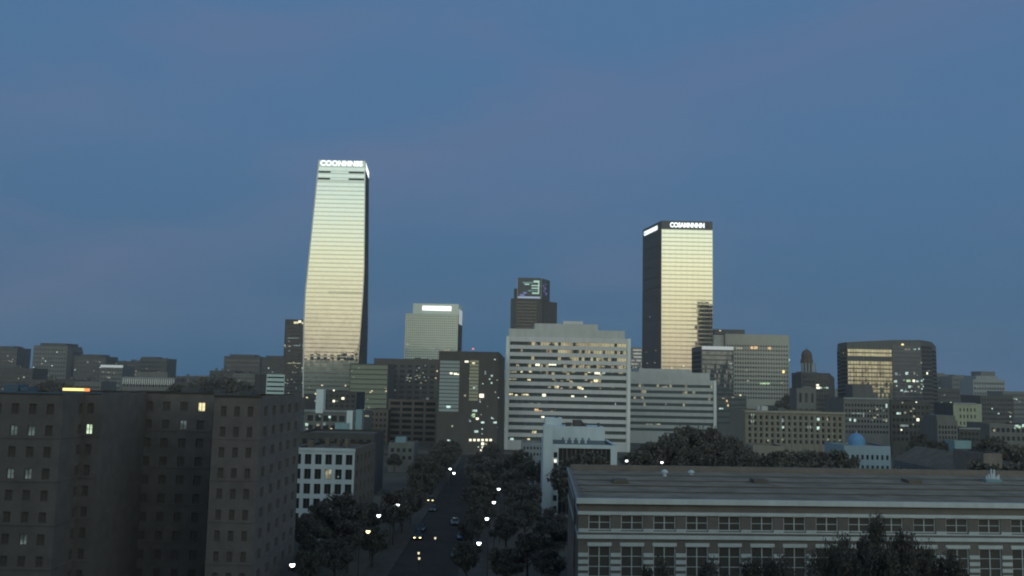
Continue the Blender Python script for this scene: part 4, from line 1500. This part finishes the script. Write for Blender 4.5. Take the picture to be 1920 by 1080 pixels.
roof_vent(1246, 893, .82, 'rounded white roof vent, left one of the close pair')
roof_vent(1296, 893, .74, 'rounded white roof vent, right one of the close pair')
p = WZ(1862, 904, zt - .34)
t = thing('roof_vent', 'pale cluster of vent pipes on a curb at the right end of the roof', 'vent', (p.x, p.y, zt - .345), 'white vents on the brick building roof')
MB().box(p.x - 1.35, p.x + 1.2, p.y - .6, p.y + .6, zt - .34, zt + .12).build('curb', teal_paint, t)
for dx, h, r_ in ((-1.0, .55, .13), (-.62, .8, .16), (-.25, 1.6, .14), (.05, .9, .18), (.22, 1.5, .17), (.62, .45, .2), (.9, .75, .16)):
    MB().tube((p.x + dx, p.y, zt + .1), (p.x + dx, p.y, zt + .12 + h), r_, r_ * .8, 8).build('pipe', white_paint, t)

# ------------------------------------------------------------------ the tall dark brick block at the left
bx = W(200, 900, 140)
zA = W(60, 737.5, 125).z
N2 = thing('brick_apartment_building', 'big unlit brown brick block with recessed court and few lit windows', 'building', (bx.x, 140, 0))
dark_frame = wall_mat('dark_frame', (.155, .128, .11), .1)
blind_glass = glass_mat('blind_glass', (.03, .03, .03), tilt=.01, dark=(.15, .118, .098))


def brick_part(px0, px1, Y, D_, nc, sides=(), mat=brick_red, litpx=(), wf=.42):
    bb = Block('x', None, None, px0, px1, 0, Y, D_, parent=N2, ztop=zA, wall=mat, roof=roof_dark, wd=.3, parapet=.5, px_y=760)
    for side, n in (('front', nc),) + tuple(sides):
        w = bb.openings(side, n, 10, wf=wf, hf=.50, ms=.5, mt=.7, zb=.6)
        lset = {}
        if side == 'front':
            for lx, ly, lm, lw in litpx:
                t, z, _ = w.hit(lx, ly)
                i = min(range(len(w.cols)), key=lambda q: abs((w.cols[q][0] + w.cols[q][1]) / 2 - t))
                j = min(range(len(w.rows)), key=lambda q: abs((w.rows[q][0] + w.rows[q][1]) / 2 - z))
                lset[(i, j)] = lm
        for i, (a, b_) in enumerate(w.cols):
            for j, (c, d) in enumerate(w.rows):
                framed_window(N2, w.pt((a + b_) / 2, (c + d) / 2, .2), w.ang, b_ - a, d - c, dark_frame, lset.get((i, j), blind_glass), bar=.08,
                              name='lit_window' if (i, j) in lset else 'window')
        for j in (2, 4, 6, 8):
            strip_on(N2, w, .05, w.L - .05, w.rows[j][0] - .35, w.rows[j][0] - .12, .08, mat, 'sill_course')
    bb.finish()
    strip_on(N2, bb.front, 0, bb.front.L, zA - .02, zA + .22, .18, blue_paint if Y < 140 and px0 < 190 else dark_stone, 'coping', back=.4)
    return bb


lit_win = lit_room_mat('lit_win', (.78, 1.0, .70), .95)
lit_faint = lit_room_mat('lit_faint', (.5, .66, .62), .16)
a1 = brick_part(-60, 118, 125, 30, 5, (('right', 2),), litpx=[(27, 797, lit_faint, 1), (20, 878, lit_faint, 1), (66, 905, lit_faint, 1), (58, 1008, lit_faint, 1), (56, 795, lit_faint, 1)])
a2 = brick_part(119, 191, 131, 24, 2, litpx=[(160, 798, lit_win, 1), (113, 832, lit_dimcool, 1)])
a3 = brick_part(192, 400, 147, 16, 6, litpx=[(370, 768, lit_win, 1), (394, 765, lit_warm, 1), (340, 798, lit_faint, 1)])
a4 = brick_part(401, 489, 131, 25, 3, (('right', 5), ('left', 3)), mat=brick_red)
pl, pr = W(118, 730, 132.5), W(158, 730, 132.5)
MB().box(pl.x, pr.x, 132.5, 133.3, zA - .5, pl.z - .18).build('light_base', dark_metal, N2)
MB().box(pl.x, pr.x, 132.4, 132.9, pl.z - .175, pl.z + .2).build('roof_light', lit_yellow, N2)
p2 = W(166, 730, 132.5)
MB().box(pr.x + .02, p2.x, 132.4, 132.9, pl.z - .22, pl.z + .2).build('roof_light_end', lit_red, N2)
for px_, wd_, hh in ((20, 2.2, 1.5), (45, 1.2, 1.1), (100, 1.6, .9), (300, 3, 1.2), (460, 2, 1.1), (355, 1.2, .9)):
    p = W(px_, 730, 139)
    MB().box(p.x - wd_ / 2, p.x + wd_ / 2, 139 if px_ < 200 or px_ > 400 else 152, 142 if px_ < 200 or px_ > 400 else 155, zA - .55, zA - .5 + hh).build('roof_unit', blue_paint if px_ < 60 else dark_metal, N2)

# ------------------------------------------------------------------ the white grid building in mid street
b = Block('office_building', 'white concrete grid facade of square dark windows beside the dark brick block', 'building', 546, 664, 841, 190, 22, wall=white_paint, wd=.55, px_y=890, roof=roof_dark, skew=1.0)
zb_ = ZY(952, 190, 610)
fh = (b.z1 - ZY(868, 190, 610))
b.openings('front', 6, 6, wf=.66, hf=.70, ms=.12, mt=.75, zb=b.z1 - .75 - 3.06 * 6)
w = b.front
for i, (a, c) in enumerate(w.cols):
    for j, (d, e) in enumerate(w.rows):
        framed_window(b.th, w.pt((a + c) / 2, (d + e) / 2, .42), w.ang, c - a, e - d, dark_frame, lit_dim if (i, j) in ((3, 4),) else room_glass, bar=.07, mull=1, trans=0)
b.openings('right', 5, 6, wf=.4, hf=.5, ms=.5, mt=.75, zb=b.z1 - .75 - 3.06 * 6, mat=brown_frame)
b.panes('right', room_glass)
b.finish(brown_frame)
strip_on(b.th, w, -.1, w.L + .1, b.z1 - .5, b.z1 + .12, .2, white_paint, 'coping')
b.clutter(4, 91, .6, 1.4, [dark_metal, roof_dark])
lit(b.th, w, -.02, [(634, 894, 3, 3, lit_dimcool)])
b = Block('office_building', 'unlit dark block rising behind the white grid facade', 'building', 560, 702, 812, 262, 20, wall=far_dark, wd=.3, px_y=830, roof=roof_dark)
b.openings('front', 9, 5, wf=.5, hf=.5, ms=.5, mt=1, mb=2)
b.panes('front', room_glass)
b.finish()
# small rooftop house with pale cap, mid street
b = Block('low_building', 'small dim building with pale green cap near the street end', 'building', 728, 776, 830, 330, 14, wall=far_grey, wd=.3, px_y=850)
b.openings('front', 4, 2, wf=.5, hf=.5, ms=.4, mt=1.4, mb=4)
b.panes('front', room_glass)
b.finish()
b.top(.25, .65, .05, .4, 2.6, teal_paint, 'roof_cap')

# ------------------------------------------------------------------ the white framed building with rooftop house
b = Block('white_building', 'white framed building with tall left pier and blue banded rooftop house', 'building', 1021, 1157, 834, 230, 24, wall=white_paint, wd=.8, px_y=860, roof=roof_tar)
w = b.front
t0, _, _ = w.hit(1047, 860)
t1, _, _ = w.hit(1145, 860)
zo = w.hit(1100, 841)[1]
w.cols, w.rows = [(t0, t1)], [(.5, zo)]
w.sheet(b.th, 0, b.z1, w.cols, w.rows, .8, white_paint)
b.todo.discard('front')
for i in range(6):
    for j in range(5):
        c = w.pt(t0 + (t1 - t0) * (i + .5) / 6, .5 + (zo - .5) * (j + .5) / 5, .6)
        framed_window(b.th, c, w.ang, (t1 - t0) / 6 - .02, (zo - .5) / 5 - .02, dark_frame, room_glass, bar=.14, mull=1, trans=0)
for j in range(6):
    z = 2.0 + j * 2.7
    pane(b.th, 'window', w.pt(t0 - .75, z, -.02), w.ang, .9, 1.4, room_glass)
b.finish()
tl, zl, _ = w.hit(1018, 789)
MB().prism([tuple(w.pt(-.4, 0, -.5).xy), tuple(w.pt(2.0, 0, -.5).xy), tuple(w.pt(2.0, 0, 3).xy), tuple(w.pt(-.4, 0, 3).xy)], 0, ZY(797, 230, 1025)).build('tall_pier', white_paint, b.th)
zr0 = b.z1 - .6
MB().prism([tuple(w.pt(.8, 0, 4).xy), tuple(w.pt(15.6, 0, 4).xy), tuple(w.pt(15.6, 0, 14).xy), tuple(w.pt(.8, 0, 14).xy)], zr0, zr0 + 1.5).build('blue_fascia', blue_paint, b.th)
MB().prism([tuple(w.pt(.75, 0, 3.95).xy), tuple(w.pt(15.8, 0, 3.95).xy), tuple(w.pt(15.1, 0, 14).xy), tuple(w.pt(.75, 0, 14).xy)], zr0 + 1.5, zr0 + 5.0).build('rooftop_house', white_paint, b.th)
MB().prism([tuple(w.pt(.3, 0, 8).xy), tuple(w.pt(4.8, 0, 8).xy), tuple(w.pt(4.8, 0, 13).xy), tuple(w.pt(.3, 0, 13).xy)], zr0 + 4.9, zr0 + 7.0).build('lift_house', white_paint, b.th)
for t_, d_, w_, h_ in ((5.6, 4.5, 1.4, 1.0), (7.4, 4.8, 2.4, 1.7), (10.2, 4.6, .8, .9), (3.0, 8.1, .8, 2.2), (9.2, 6, 1, 1.2), (14.0, 5, .5, 1.0)):
    MB().prism([tuple(w.pt(t_, 0, d_).xy), tuple(w.pt(t_ + w_, 0, d_).xy), tuple(w.pt(t_ + w_, 0, d_ + 1.2).xy), tuple(w.pt(t_, 0, d_ + 1.2).xy)], zr0 + 5.0, zr0 + 5.0 + h_).build('roof_unit', dark_stone, b.th)
for i in range(9):
    strip_on(b.th, w, 4.6 + i * .85, 5.1 + i * .85, zr0 + .7, zr0 + 2.1 + .3 * (i % 2), -3.85, white_paint if i % 2 else blue_paint, 'sign_mark', back=3.94)
lit(b.th, w, -.6, [(1041, 864, 4, 5, lit_bright)])
for dx in (0, 9):
    pass
b = Block('low_building', 'small pale windowed building left of the tall white pier', 'building', 978, 1020, 830, 300, 14, wall=far_pale, wd=.3, px_y=840)
b.openings('front', 6, 2, wf=.5, hf=.45, ms=.4, mt=.8, mb=9)
b.panes('front', room_glass)
b.finish()

# ------------------------------------------------------------------ white hall with blue dome, long low school
b = Block('white_hall', 'small white hall with arcade windows carrying the blue dome', 'building', 1583, 1670, 836, 290, 18, wall=wall_mat('hall_white', (.25, .31, .35), .08), wd=.35, px_y=850)
b.openings('front', 9, 2, wf=.5, hf=.45, ms=.3, mt=2.0, mb=7)
b.panes('front', room_glass)
b.finish()
p = W(1606, 828, 296)
m = MB()
m.tube((p.x, 296, b.z1 - .8), (p.x, 296, b.z1 + 1.0), 2.6, 2.6, 16)
rr = [(2.6 * math.cos(a_ * math.pi / 12), 2.7 * math.sin(a_ * math.pi / 12)) for a_ in range(7)]
for (r0, z0_), (r1, z1_) in zip(rr[:-1], rr[1:]):
    m.tube((p.x, 296, b.z1 + 1.0 + z0_), (p.x, 296, b.z1 + 1.0 + z1_), r0, max(r1, .02), 16)
m.build('dome', dome_blue, b.th, smooth=False)
MB().tube((p.x, 296, b.z1 + 3.6), (p.x, 296, b.z1 + 4.6), .12, .05, 6).build('finial', white_paint, b.th)

A, B = W(1675, 875, 268), W(1843, 890, 215)
b = Block('school_building', 'long low dim building with broad windows under a dark pitched roof', 'building', 1675, 1843, 0, 268, 14, Yr=215, wall=far_grey, wd=.3, px_y=880, ztop=13.2, roof=roof_dark)
b.openings('front', 9, 3, wf=.62, hf=.55, ms=.6, mt=1.0, mb=1)
w = b.front
for a, c in w.cols:
    for d, e in w.rows:
        framed_window(b.th, w.pt((a + c) / 2, (d + e) / 2, .2), w.ang, c - a, e - d, white_trim, room_glass, bar=.12, mull=1, trans=1)
b.finish(dark_stone)
q = [Vector(x_) for x_ in b.poly]
ra, rb = q[0].lerp(q[3], .5), q[1].lerp(q[2], .5)
z = b.z1 + .02
vv = [(*q[0], z), (*q[1], z), (*q[2], z), (*q[3], z), (*ra, z + 4.2), (*rb, z + 4.2)]
build('pitched_roof', vv, [(0, 1, 5, 4), (2, 3, 4, 5), (3, 0, 4), (1, 2, 5), (3, 2, 1, 0)], roof_dark, b.th)
b = Block('low_building', 'dim brick end block at the right end of the long low building', 'building', 1845, 1880, 850, 205, 14, wall=brick_brown, wd=.3, px_y=880)
b.openings('front', 3, 3, wf=.4, hf=.5, ms=.4, mt=.8, mb=1)
b.panes('front', room_glass)
b.finish()

# ------------------------------------------------------------------ trees


def crown_mesh(seed, n=5200, leaf=.30, nc=34, lo=.45):
    g = np.random.default_rng(seed)
    th = g.uniform(0, 2 * np.pi, nc)
    zz = g.uniform(-.75, 1, nc)
    rr_ = np.sqrt(np.maximum(0, 1 - zz * zz)) * g.uniform(lo, 1.1, nc)
    cen = np.stack([np.cos(th) * rr_ * 3.4, np.sin(th) * rr_ * 3.4, 6.6 + zz * 2.9], 1)
    rad = g.uniform(.55, 1.45, nc)
    ci = g.integers(0, nc, n)
    d = g.normal(size=(n, 3))
    d /= np.linalg.norm(d, axis=1)[:, None]
    p = cen[ci] + d * (rad[ci] * g.uniform(.35, 1.05, n))[:, None]
    u = g.normal(size=(n, 3))
    u /= np.linalg.norm(u, axis=1)[:, None]
    v = np.cross(u, g.normal(size=(n, 3)))
    v /= np.linalg.norm(v, axis=1)[:, None]
    s1 = (g.uniform(.55, 1.1, n) * leaf)[:, None]
    q = np.stack([p - u * s1, p + v * s1 * .55, p + u * s1, p - v * s1 * .55], 1).reshape(-1, 3)
    me = bpy.data.meshes.new('crown')
    me.from_pydata(q.tolist(), [], np.arange(n * 4).reshape(-1, 4).tolist())
    me.materials.append(leaf_a if seed % 2 else leaf_b)
    m = MB()
    m.tube((0, 0, -.3), (0, 0, 3.2), .28, .2, 8)
    m.tube((0, 0, 3.1), (.2, .1, 6.8), .2, .06, 7)
    r = random.Random(seed)
    for k in range(7):
        a = k * .9 + r.uniform(0, .5)
        z0_ = 2.8 + k * .45
        m.tube((0, 0, z0_), (math.cos(a) * 2.2, math.sin(a) * 2.2, z0_ + 1.7), .11, .04, 6)
    tm = bpy.data.meshes.new('trunk')
    tm.from_pydata([tuple(v_) for v_ in m.v], [], m.f)
    tm.materials.append(bark)
    return me, tm


LAMPS = [
    (548, 1061, 'white', 'white street lamp lowest in the photo, near the brick block corner', False),
    (690, 998, 'yellow', 'yellowish street lamp on the left kerb', False),
    (746, 948, 'white', 'large white street lamp on the left kerb, below the white grid facade', False),
    (710, 968, 'white', 'dimmer white street lamp between yellowish and large white ones', False),
    (844, 880, 'white', 'upper lamp of the close pair in the middle of the street', False),
    (851, 888, 'white', 'lower lamp of the close pair in the middle of the street', False),
    (926, 943, 'white', 'upper large white lamp on the right kerb', True),
    (913, 974, 'white', 'middle white lamp of three on the right kerb', True),
    (898, 1020, 'white', 'lowest white lamp on the right kerb', True),
    (935, 918, 'white', 'small white lamp farthest up the right kerb', True),
    (767, 842, 'white', 'single far white lamp left of the street end', False),
    (1175, 865, 'tall', 'white lamp left of two over the brick roof edge', False),
    (1241, 868, 'tall', 'white lamp in the middle over the brick roof edge', False),
    (1277, 864, 'tall', 'small white lamp right of the others over the brick roof edge', False),
    (1628, 876, 'white', 'single lamp in the trees below the white hall', False)]
CARPX = [(803, 938), (777, 1008), (785, 1037), (786, 1047), (816, 1009)]


def hides_lamp(x, y, h, wide):
    """leave the lines of sight to the lit lamps and headlights open"""
    for px, py, z in [(q[0], q[1], 12.5 if q[2] == 'tall' else 8.3) for q in LAMPS] + [(q[0], q[1], .65) for q in CARPX]:
        p = WZ(px, py, z)
        if y > p.y + 1:
            continue
        k = y / p.y
        lx, lz = p.x * k, H + (z - H) * k
        s_ = h / 10.2
        if abs(lx - x) < 4.4 * s_ * wide and s_ * 2.6 < lz < h + .6:
            return True
    return False


CR = [crown_mesh(s_) for s_ in range(1, 7)]
CRN = [crown_mesh(s_, 11000, .15, 22, .6) for s_ in range(11, 15)]


def tree(x, y, h, wide, label, group, seed):
    if hides_lamp(x, y, h, wide):
        h *= .72
        wide *= .8
        if hides_lamp(x, y, h, wide):
            return None
    r = random.Random(seed)
    cm, tm = CR[seed % len(CR)] if y > 130 else CRN[seed % len(CRN)]
    t = bpy.data.objects.new('leafy_tree', None)
    col.objects.link(t)
    t.location = (x, y, 0)
    s_ = h / 10.2
    t.scale = (s_ * wide, s_ * wide, s_)
    t.rotation_euler = (0, 0, r.uniform(0, 6.28))
    tag(t, label, 'tree', group)
    for nm, me in (('trunk', tm), ('crown', cm)):
        o = bpy.data.objects.new(nm, me)
        col.objects.link(o)
        o.parent = t
    return t


def tree_px(px, py, Y, label, group, seed, wide=1.0):
    p = W(px, py, Y)
    tree(p.x, Y, max(4, p.z), wide, label, group, seed)


k = 0
for side, xx in (('left', SX0 - 2.4), ('right', SX1 + 2.2)):
    y = 150
    while y < 385:
        r = random.Random(k)
        tree(xx + r.uniform(-.7, .7), y, r.uniform(9.0, 13), r.uniform(.9, 1.2), 'dark leafy tree along the %s kerb of the street' % side, 'street trees, %s row' % side, k)
        y += r.uniform(11, 17) if y < 330 else r.uniform(20, 30)
        k += 1
G1 = 'trees before the white grid facade'
for i, (px, py, Y) in enumerate([(612, 938, 178), (645, 925, 176), (690, 940, 190), (575, 962, 172), (600, 985, 160), (655, 975, 160), (700, 985, 165), (630, 1010, 150), (580, 1030, 145)]):
    tree_px(px, py, Y, 'dark tree crowded before the white grid facade', G1, 40 + i, 1.05)
G2 = 'trees filling the dark block right of the street'
for i, (px, py, Y) in enumerate([(940, 848, 300), (975, 842, 290), (1000, 862, 260), (960, 880, 240), (985, 905, 215), (1036, 952, 196), (985, 935, 190), (950, 960, 180), (1030, 975, 165), (990, 1000, 155), (945, 1025, 148), (1030, 1030, 150)]):
    tree_px(px, py, Y, 'dark tree between street and long brick building', G2, 60 + i, 1.1)
G3 = 'trees before the white framed building'
for i, (px, py, Y) in enumerate([(1082, 852, 218), (1104, 848, 216), (1128, 856, 214), (1150, 862, 220), (1092, 872, 206)]):
    tree_px(px, py, Y, 'dark tree filling the bay of the white framed building', G3, 80 + i, 1.0)
G4 = 'trees massed below the lower grey banded block'
for i, (px, py, Y) in enumerate([(1290, 797, 270), (1325, 800, 268), (1360, 815, 272), (1388, 832, 265), (1255, 815, 262), (1222, 830, 258), (1195, 845, 255), (1340, 830, 258), (1290, 835, 258), (1400, 850, 256)]):
    tree_px(px, py, Y, 'big dark tree in the mass below the lower grey banded block', G4, 100 + i, .95)
G5 = 'trees below the yellowish stone block'
for i, (px, py, Y) in enumerate([(1425, 850, 235), (1462, 845, 230), (1495, 842, 228), (1530, 846, 232), (1565, 842, 230), (1598, 840, 226), (1628, 846, 224), (1652, 862, 220), (1480, 862, 200), (1540, 866, 198), (1600, 872, 196)]):
    tree_px(px, py, Y, 'dark rounded tree in the row below the yellowish stone block', G5, 120 + i, 1.0)
G6 = 'trees at the right edge beyond the brick roof'
for i, (px, py, Y) in enumerate([(1700, 890, 190), (1745, 900, 185), (1890, 830, 230), (1915, 845, 215), (1870, 862, 190), (1905, 870, 185), (1860, 818, 330), (1725, 815, 340), (1745, 822, 330), (1480, 740, 700)]):
    tree_px(px, py, Y, 'dark tree beyond the flat brick building roof', G6, 140 + i, 1.0)
G7 = 'trees growing up before the brick building front'
for i, (px, py, Y, wd_) in enumerate([(1562, 1003, 98, .42), (1612, 996, 99, .40), (1642, 972, 99, .34), (1690, 998, 97, .42), (1735, 1012, 99, .36), (1598, 1028, 95, .5), (1660, 1030, 94, .5), (1775, 1035, 98, .40), (1545, 1035, 97, .5), (1465, 1040, 97, .45), (1410, 1050, 98, .42), (1340, 1052, 97, .42), (1228, 1042, 98, .40)]):
    tree_px(px, py, Y, 'dark tree reaching up before the white banded brick front', G7, 160 + i, wd_)
G8 = 'trees on the low skyline at the left'
for i, (px, py, Y) in enumerate([(345, 716, 560), (372, 711, 600), (400, 706, 640), (425, 708, 620), (455, 716, 540), (95, 712, 620), (120, 718, 560)]):
    tree_px(px, py, Y, 'dark treetop on the low skyline behind the brick block', G8, 180 + i, 1.2)
for i, (px, py, Y) in enumerate([(700, 835, 380), (740, 850, 330), (790, 852, 360)]):
    tree_px(px, py, Y, 'dark tree at the far end of the street', 'trees at the street end', 200 + i, 1.1)

# tell the trees of a group apart by their order
ORD = ['first', 'second', 'third', 'fourth', 'fifth', 'sixth', 'seventh', 'eighth', 'ninth', 'tenth', 'eleventh', 'twelfth', 'thirteenth', 'fourteenth',
       'fifteenth', 'sixteenth', 'seventeenth', 'eighteenth', 'nineteenth', 'twentieth', 'twenty-first', 'twenty-second', 'twenty-third', 'twenty-fourth']
groups = {}
for o in list(col.objects):
    if o.get('category') == 'tree':
        groups.setdefault(o['group'], []).append(o)
for g, lst in groups.items():
    street = g.startswith('street')
    lst.sort(key=lambda o: o.location.y if street else o.location.x / o.location.y)
    for i, o in enumerate(lst):
        o['label'] = o['label'] + ', ' + ORD[i] + (' from the near end' if street else ' from the left')

# ------------------------------------------------------------------ street lamps
SLAMP = {}


def lamp_meshes(key, glow_mat, h):
    def mesh(name, m, mat):
        me = bpy.data.meshes.new(name)
        me.from_pydata([tuple(v_) for v_ in m.v], [], m.f)
        me.materials.append(mat)
        return me
    SLAMP[key] = [
        ('pole', mesh('pole', MB().tube((0, 0, 0), (0, 0, h), .11, .07, 8), steel)),
        ('arm', mesh('arm', MB().tube((0, 0, h - .05), (1.2, 0, h + .25), .05, .04, 6), steel)),
        ('lamp_head', mesh('lamp_head', MB().tube((1.4, 0, h + .3), (1.4, 0, h + .48), .5, .18, 10), steel)),
        ('lens', mesh('lens', MB().tube((1.4, 0, h - .16), (1.4, 0, h + .06), .2, .34, 10).tube((1.4, 0, h + .06), (1.4, 0, h + .3), .34, .34, 10), glow_mat))]


lamp_meshes('white', lamp_white, 8.2)
lamp_meshes('yellow', lamp_yellow, 8.2)
lamp_meshes('tall', lamp_white, 12.4)


def street_lamp(px, py, key, label, flip):
    p = WZ(px, py, 12.5 if key == 'tall' else 8.3)
    t = bpy.data.objects.new('street_lamp', None)
    col.objects.link(t)
    t.location = (p.x + (1.4 if flip else -1.4), p.y, .13)
    t.rotation_euler = (0, 0, math.pi if flip else 0)
    tag(t, label, 'street lamp', 'street lamps')
    for nm, me in SLAMP[key]:
        o = bpy.data.objects.new(nm, me)
        col.objects.link(o)
        o.parent = t


for px, py, key, lab, fl in LAMPS:
    street_lamp(px, py, key, lab, fl)

# ------------------------------------------------------------------ cars
CARP = {}


def car_parts(paint_name, c, head):
    paint = newmat(paint_name)
    pb = paint.node_tree.nodes['Principled BSDF']
    pb.inputs['Base Color'].default_value = (*c, 1)
    pb.inputs['Roughness'].default_value = .3
    pb.inputs['Coat Weight'].default_value = .5
    pb.inputs['Metallic'].default_value = .2
    out = []

    def mesh(name, v, f, mat):
        me = bpy.data.meshes.new(name)
        me.from_pydata([tuple(q) for q in v], [], f)
        me.materials.append(mat)
        return me

    def loft(prof, half, mat, name):
        """side profile (y, z) with half widths, drawn nose at -y"""
        v, f = [], []
        n = len(prof)
        for sx in (-1, 1):
            for (y, z), hw in zip(prof, half):
                v.append((sx * hw, y, z))
        f.append(tuple(range(n)))
        f.append(tuple(reversed(range(n, 2 * n))))
        for i in range(n):
            j = (i + 1) % n
            f.append((i, i + n, j + n, j))
        return mesh(name, v, f, mat)
    body = [(-2.2, .35), (-2.25, .62), (-2.05, .78), (-1.0, .93), (1.3, .95), (2.05, .92), (2.2, .7), (2.18, .35), (1.75, .28), (-1.75, .28)]
    out.append(('body', loft(body, [.78, .82, .84, .88, .88, .84, .82, .8, .84, .84], paint, 'body')))
    cab = [(-1.05, .92), (-.35, 1.42), (.9, 1.44), (1.75, .94)]
    out.append(('glass_cabin', loft(cab, [.78, .64, .62, .76], room_glass, 'glass_cabin')))
    out.append(('roof_panel', loft([(-.38, 1.425), (-.3, 1.475), (.85, 1.485), (.95, 1.445)], [.62, .58, .56, .6], paint, 'roof_panel')))
    for sx in (-1, 1):
        for y in (-1.35, 1.32):
            m = MB().tube((sx * .70, y, .32), (sx * .90, y, .32), .32, .32, 14)
            out.append(('wheel', mesh('wheel', m.v, m.f, rubber)))
        m = MB().box(sx * .60 - .2, sx * .60 + .2, -2.28, -2.1, .56, .72)
        out.append(('headlight', mesh('headlight', m.v, m.f, head)))
        m = MB().box(sx * .62 - .16, sx * .62 + .16, 2.12, 2.23, .68, .82)
        out.append(('tail_light', mesh('tail_light', m.v, m.f, wall_red)))
    CARP[paint_name] = out


wall_red = wall_mat('lamp_red', (.35, .03, .02), .05)
lens_off = wall_mat('lens_off', (.4, .4, .4), .05)
car_parts('paint_grey_lit', (.14, .15, .16), lamp_yellow)
car_parts('paint_black_lit', (.03, .03, .035), lamp_yellow)
car_parts('paint_pale', (.10, .10, .10), lens_off)
car_parts('paint_silver', (.06, .06, .06), lens_off)
car_parts('paint_black', (.03, .03, .035), lens_off)
car_parts('paint_blue', (.05, .08, .16), lens_off)
for nm, x, y, rz, lab in [
    ('paint_grey_lit', None, (803, 938), 0, 'grey car with yellow headlights, farther of two coming down the street'),
    ('paint_black_lit', None, (777, 1008), 0, 'dark car with yellow headlights, nearer of two coming down the street'),
    ('paint_pale', -12.3, 215, 0, 'grey car driving away up the right lane'),
    ('paint_silver', -19.3, 205, 0, 'dark grey car parked at the left kerb'),
    ('paint_black', -9.7, 176, 0, 'black car parked at the right kerb, nearer one'),
    ('paint_blue', -9.7, 196, 0, 'blue car parked at the right kerb behind a black one'),
    ('paint_silver', -12.4, 268, 0, 'dark grey car driving away far up the right lane'),
    ('paint_pale', -19.3, 236, 0, 'grey car parked at the left kerb up the street')]:
    if x is None:
        p = WZ(y[0], y[1], .65)
        loc = (p.x + .6, p.y + 2.2, .006)
    else:
        loc = (x, y, .006)
    t = bpy.data.objects.new('car', None)
    col.objects.link(t)
    t.location = loc
    t.rotation_euler = (0, 0, rz)
    tag(t, lab, 'car', 'cars in the street')
    for pn, me in CARP[nm]:
        o = bpy.data.objects.new(pn, me)
        col.objects.link(o)
        o.parent = t

# ------------------------------------------------------------------ low path lamps by the street
lamp_dim = lit_mat('lamp_dim', (1.0, .86, .55), 1.2)
for px, py, lab in [(785, 1037, 'upper of two faint path lamps low in the street'), (786, 1047, 'lower of two faint path lamps low in the street'),
                    (816, 1009, 'faint path lamp right of the nearer headlights'), (957 - 40, 870, 'faint path lamp under the lit dark block'),
                    (800, 873, 'faint path lamp far up the left side of the street'), (1000, 968, 'faint path lamp among the trees left of the brick building')]:
    p = WZ(px, py, 3.2)
    t = thing('path_lamp', lab, 'lamp', (p.x, p.y, 0), 'path lamps')
    MB().tube((p.x, p.y, 0), (p.x, p.y, 3.0), .06, .05, 6).build('pole', steel, t)
    MB().tube((p.x, p.y, 3.0), (p.x, p.y, 3.4), .14, .2, 8).build('lantern', lamp_dim, t)
    MB().tube((p.x, p.y, 3.4), (p.x, p.y, 3.55), .24, .05, 8).build('cap', steel, t)

# ------------------------------------------------------------------ the evening air
hz = MB().box(-2600, 2600, -700, 3200, -3.0, 262).build('haze', None)
hz.data.materials.clear()
hm_ = bpy.data.materials.new('evening_air')
hm_.use_nodes = True
ht = hm_.node_tree
ht.nodes.remove(ht.nodes['Principled BSDF'])
vol = ht.nodes.new('ShaderNodeVolumePrincipled')
vol.inputs['Color'].default_value = (.92, .92, .92, 1)
vol.inputs['Density'].default_value = 0.00011
vol.inputs['Anisotropy'].default_value = 0.0
ht.links.new(vol.outputs[0], ht.nodes['Material Output'].inputs['Volume'])
hz.data.materials.append(hm_)
hz['kind'] = 'stuff'
hz['label'] = 'thin evening haze over the city'
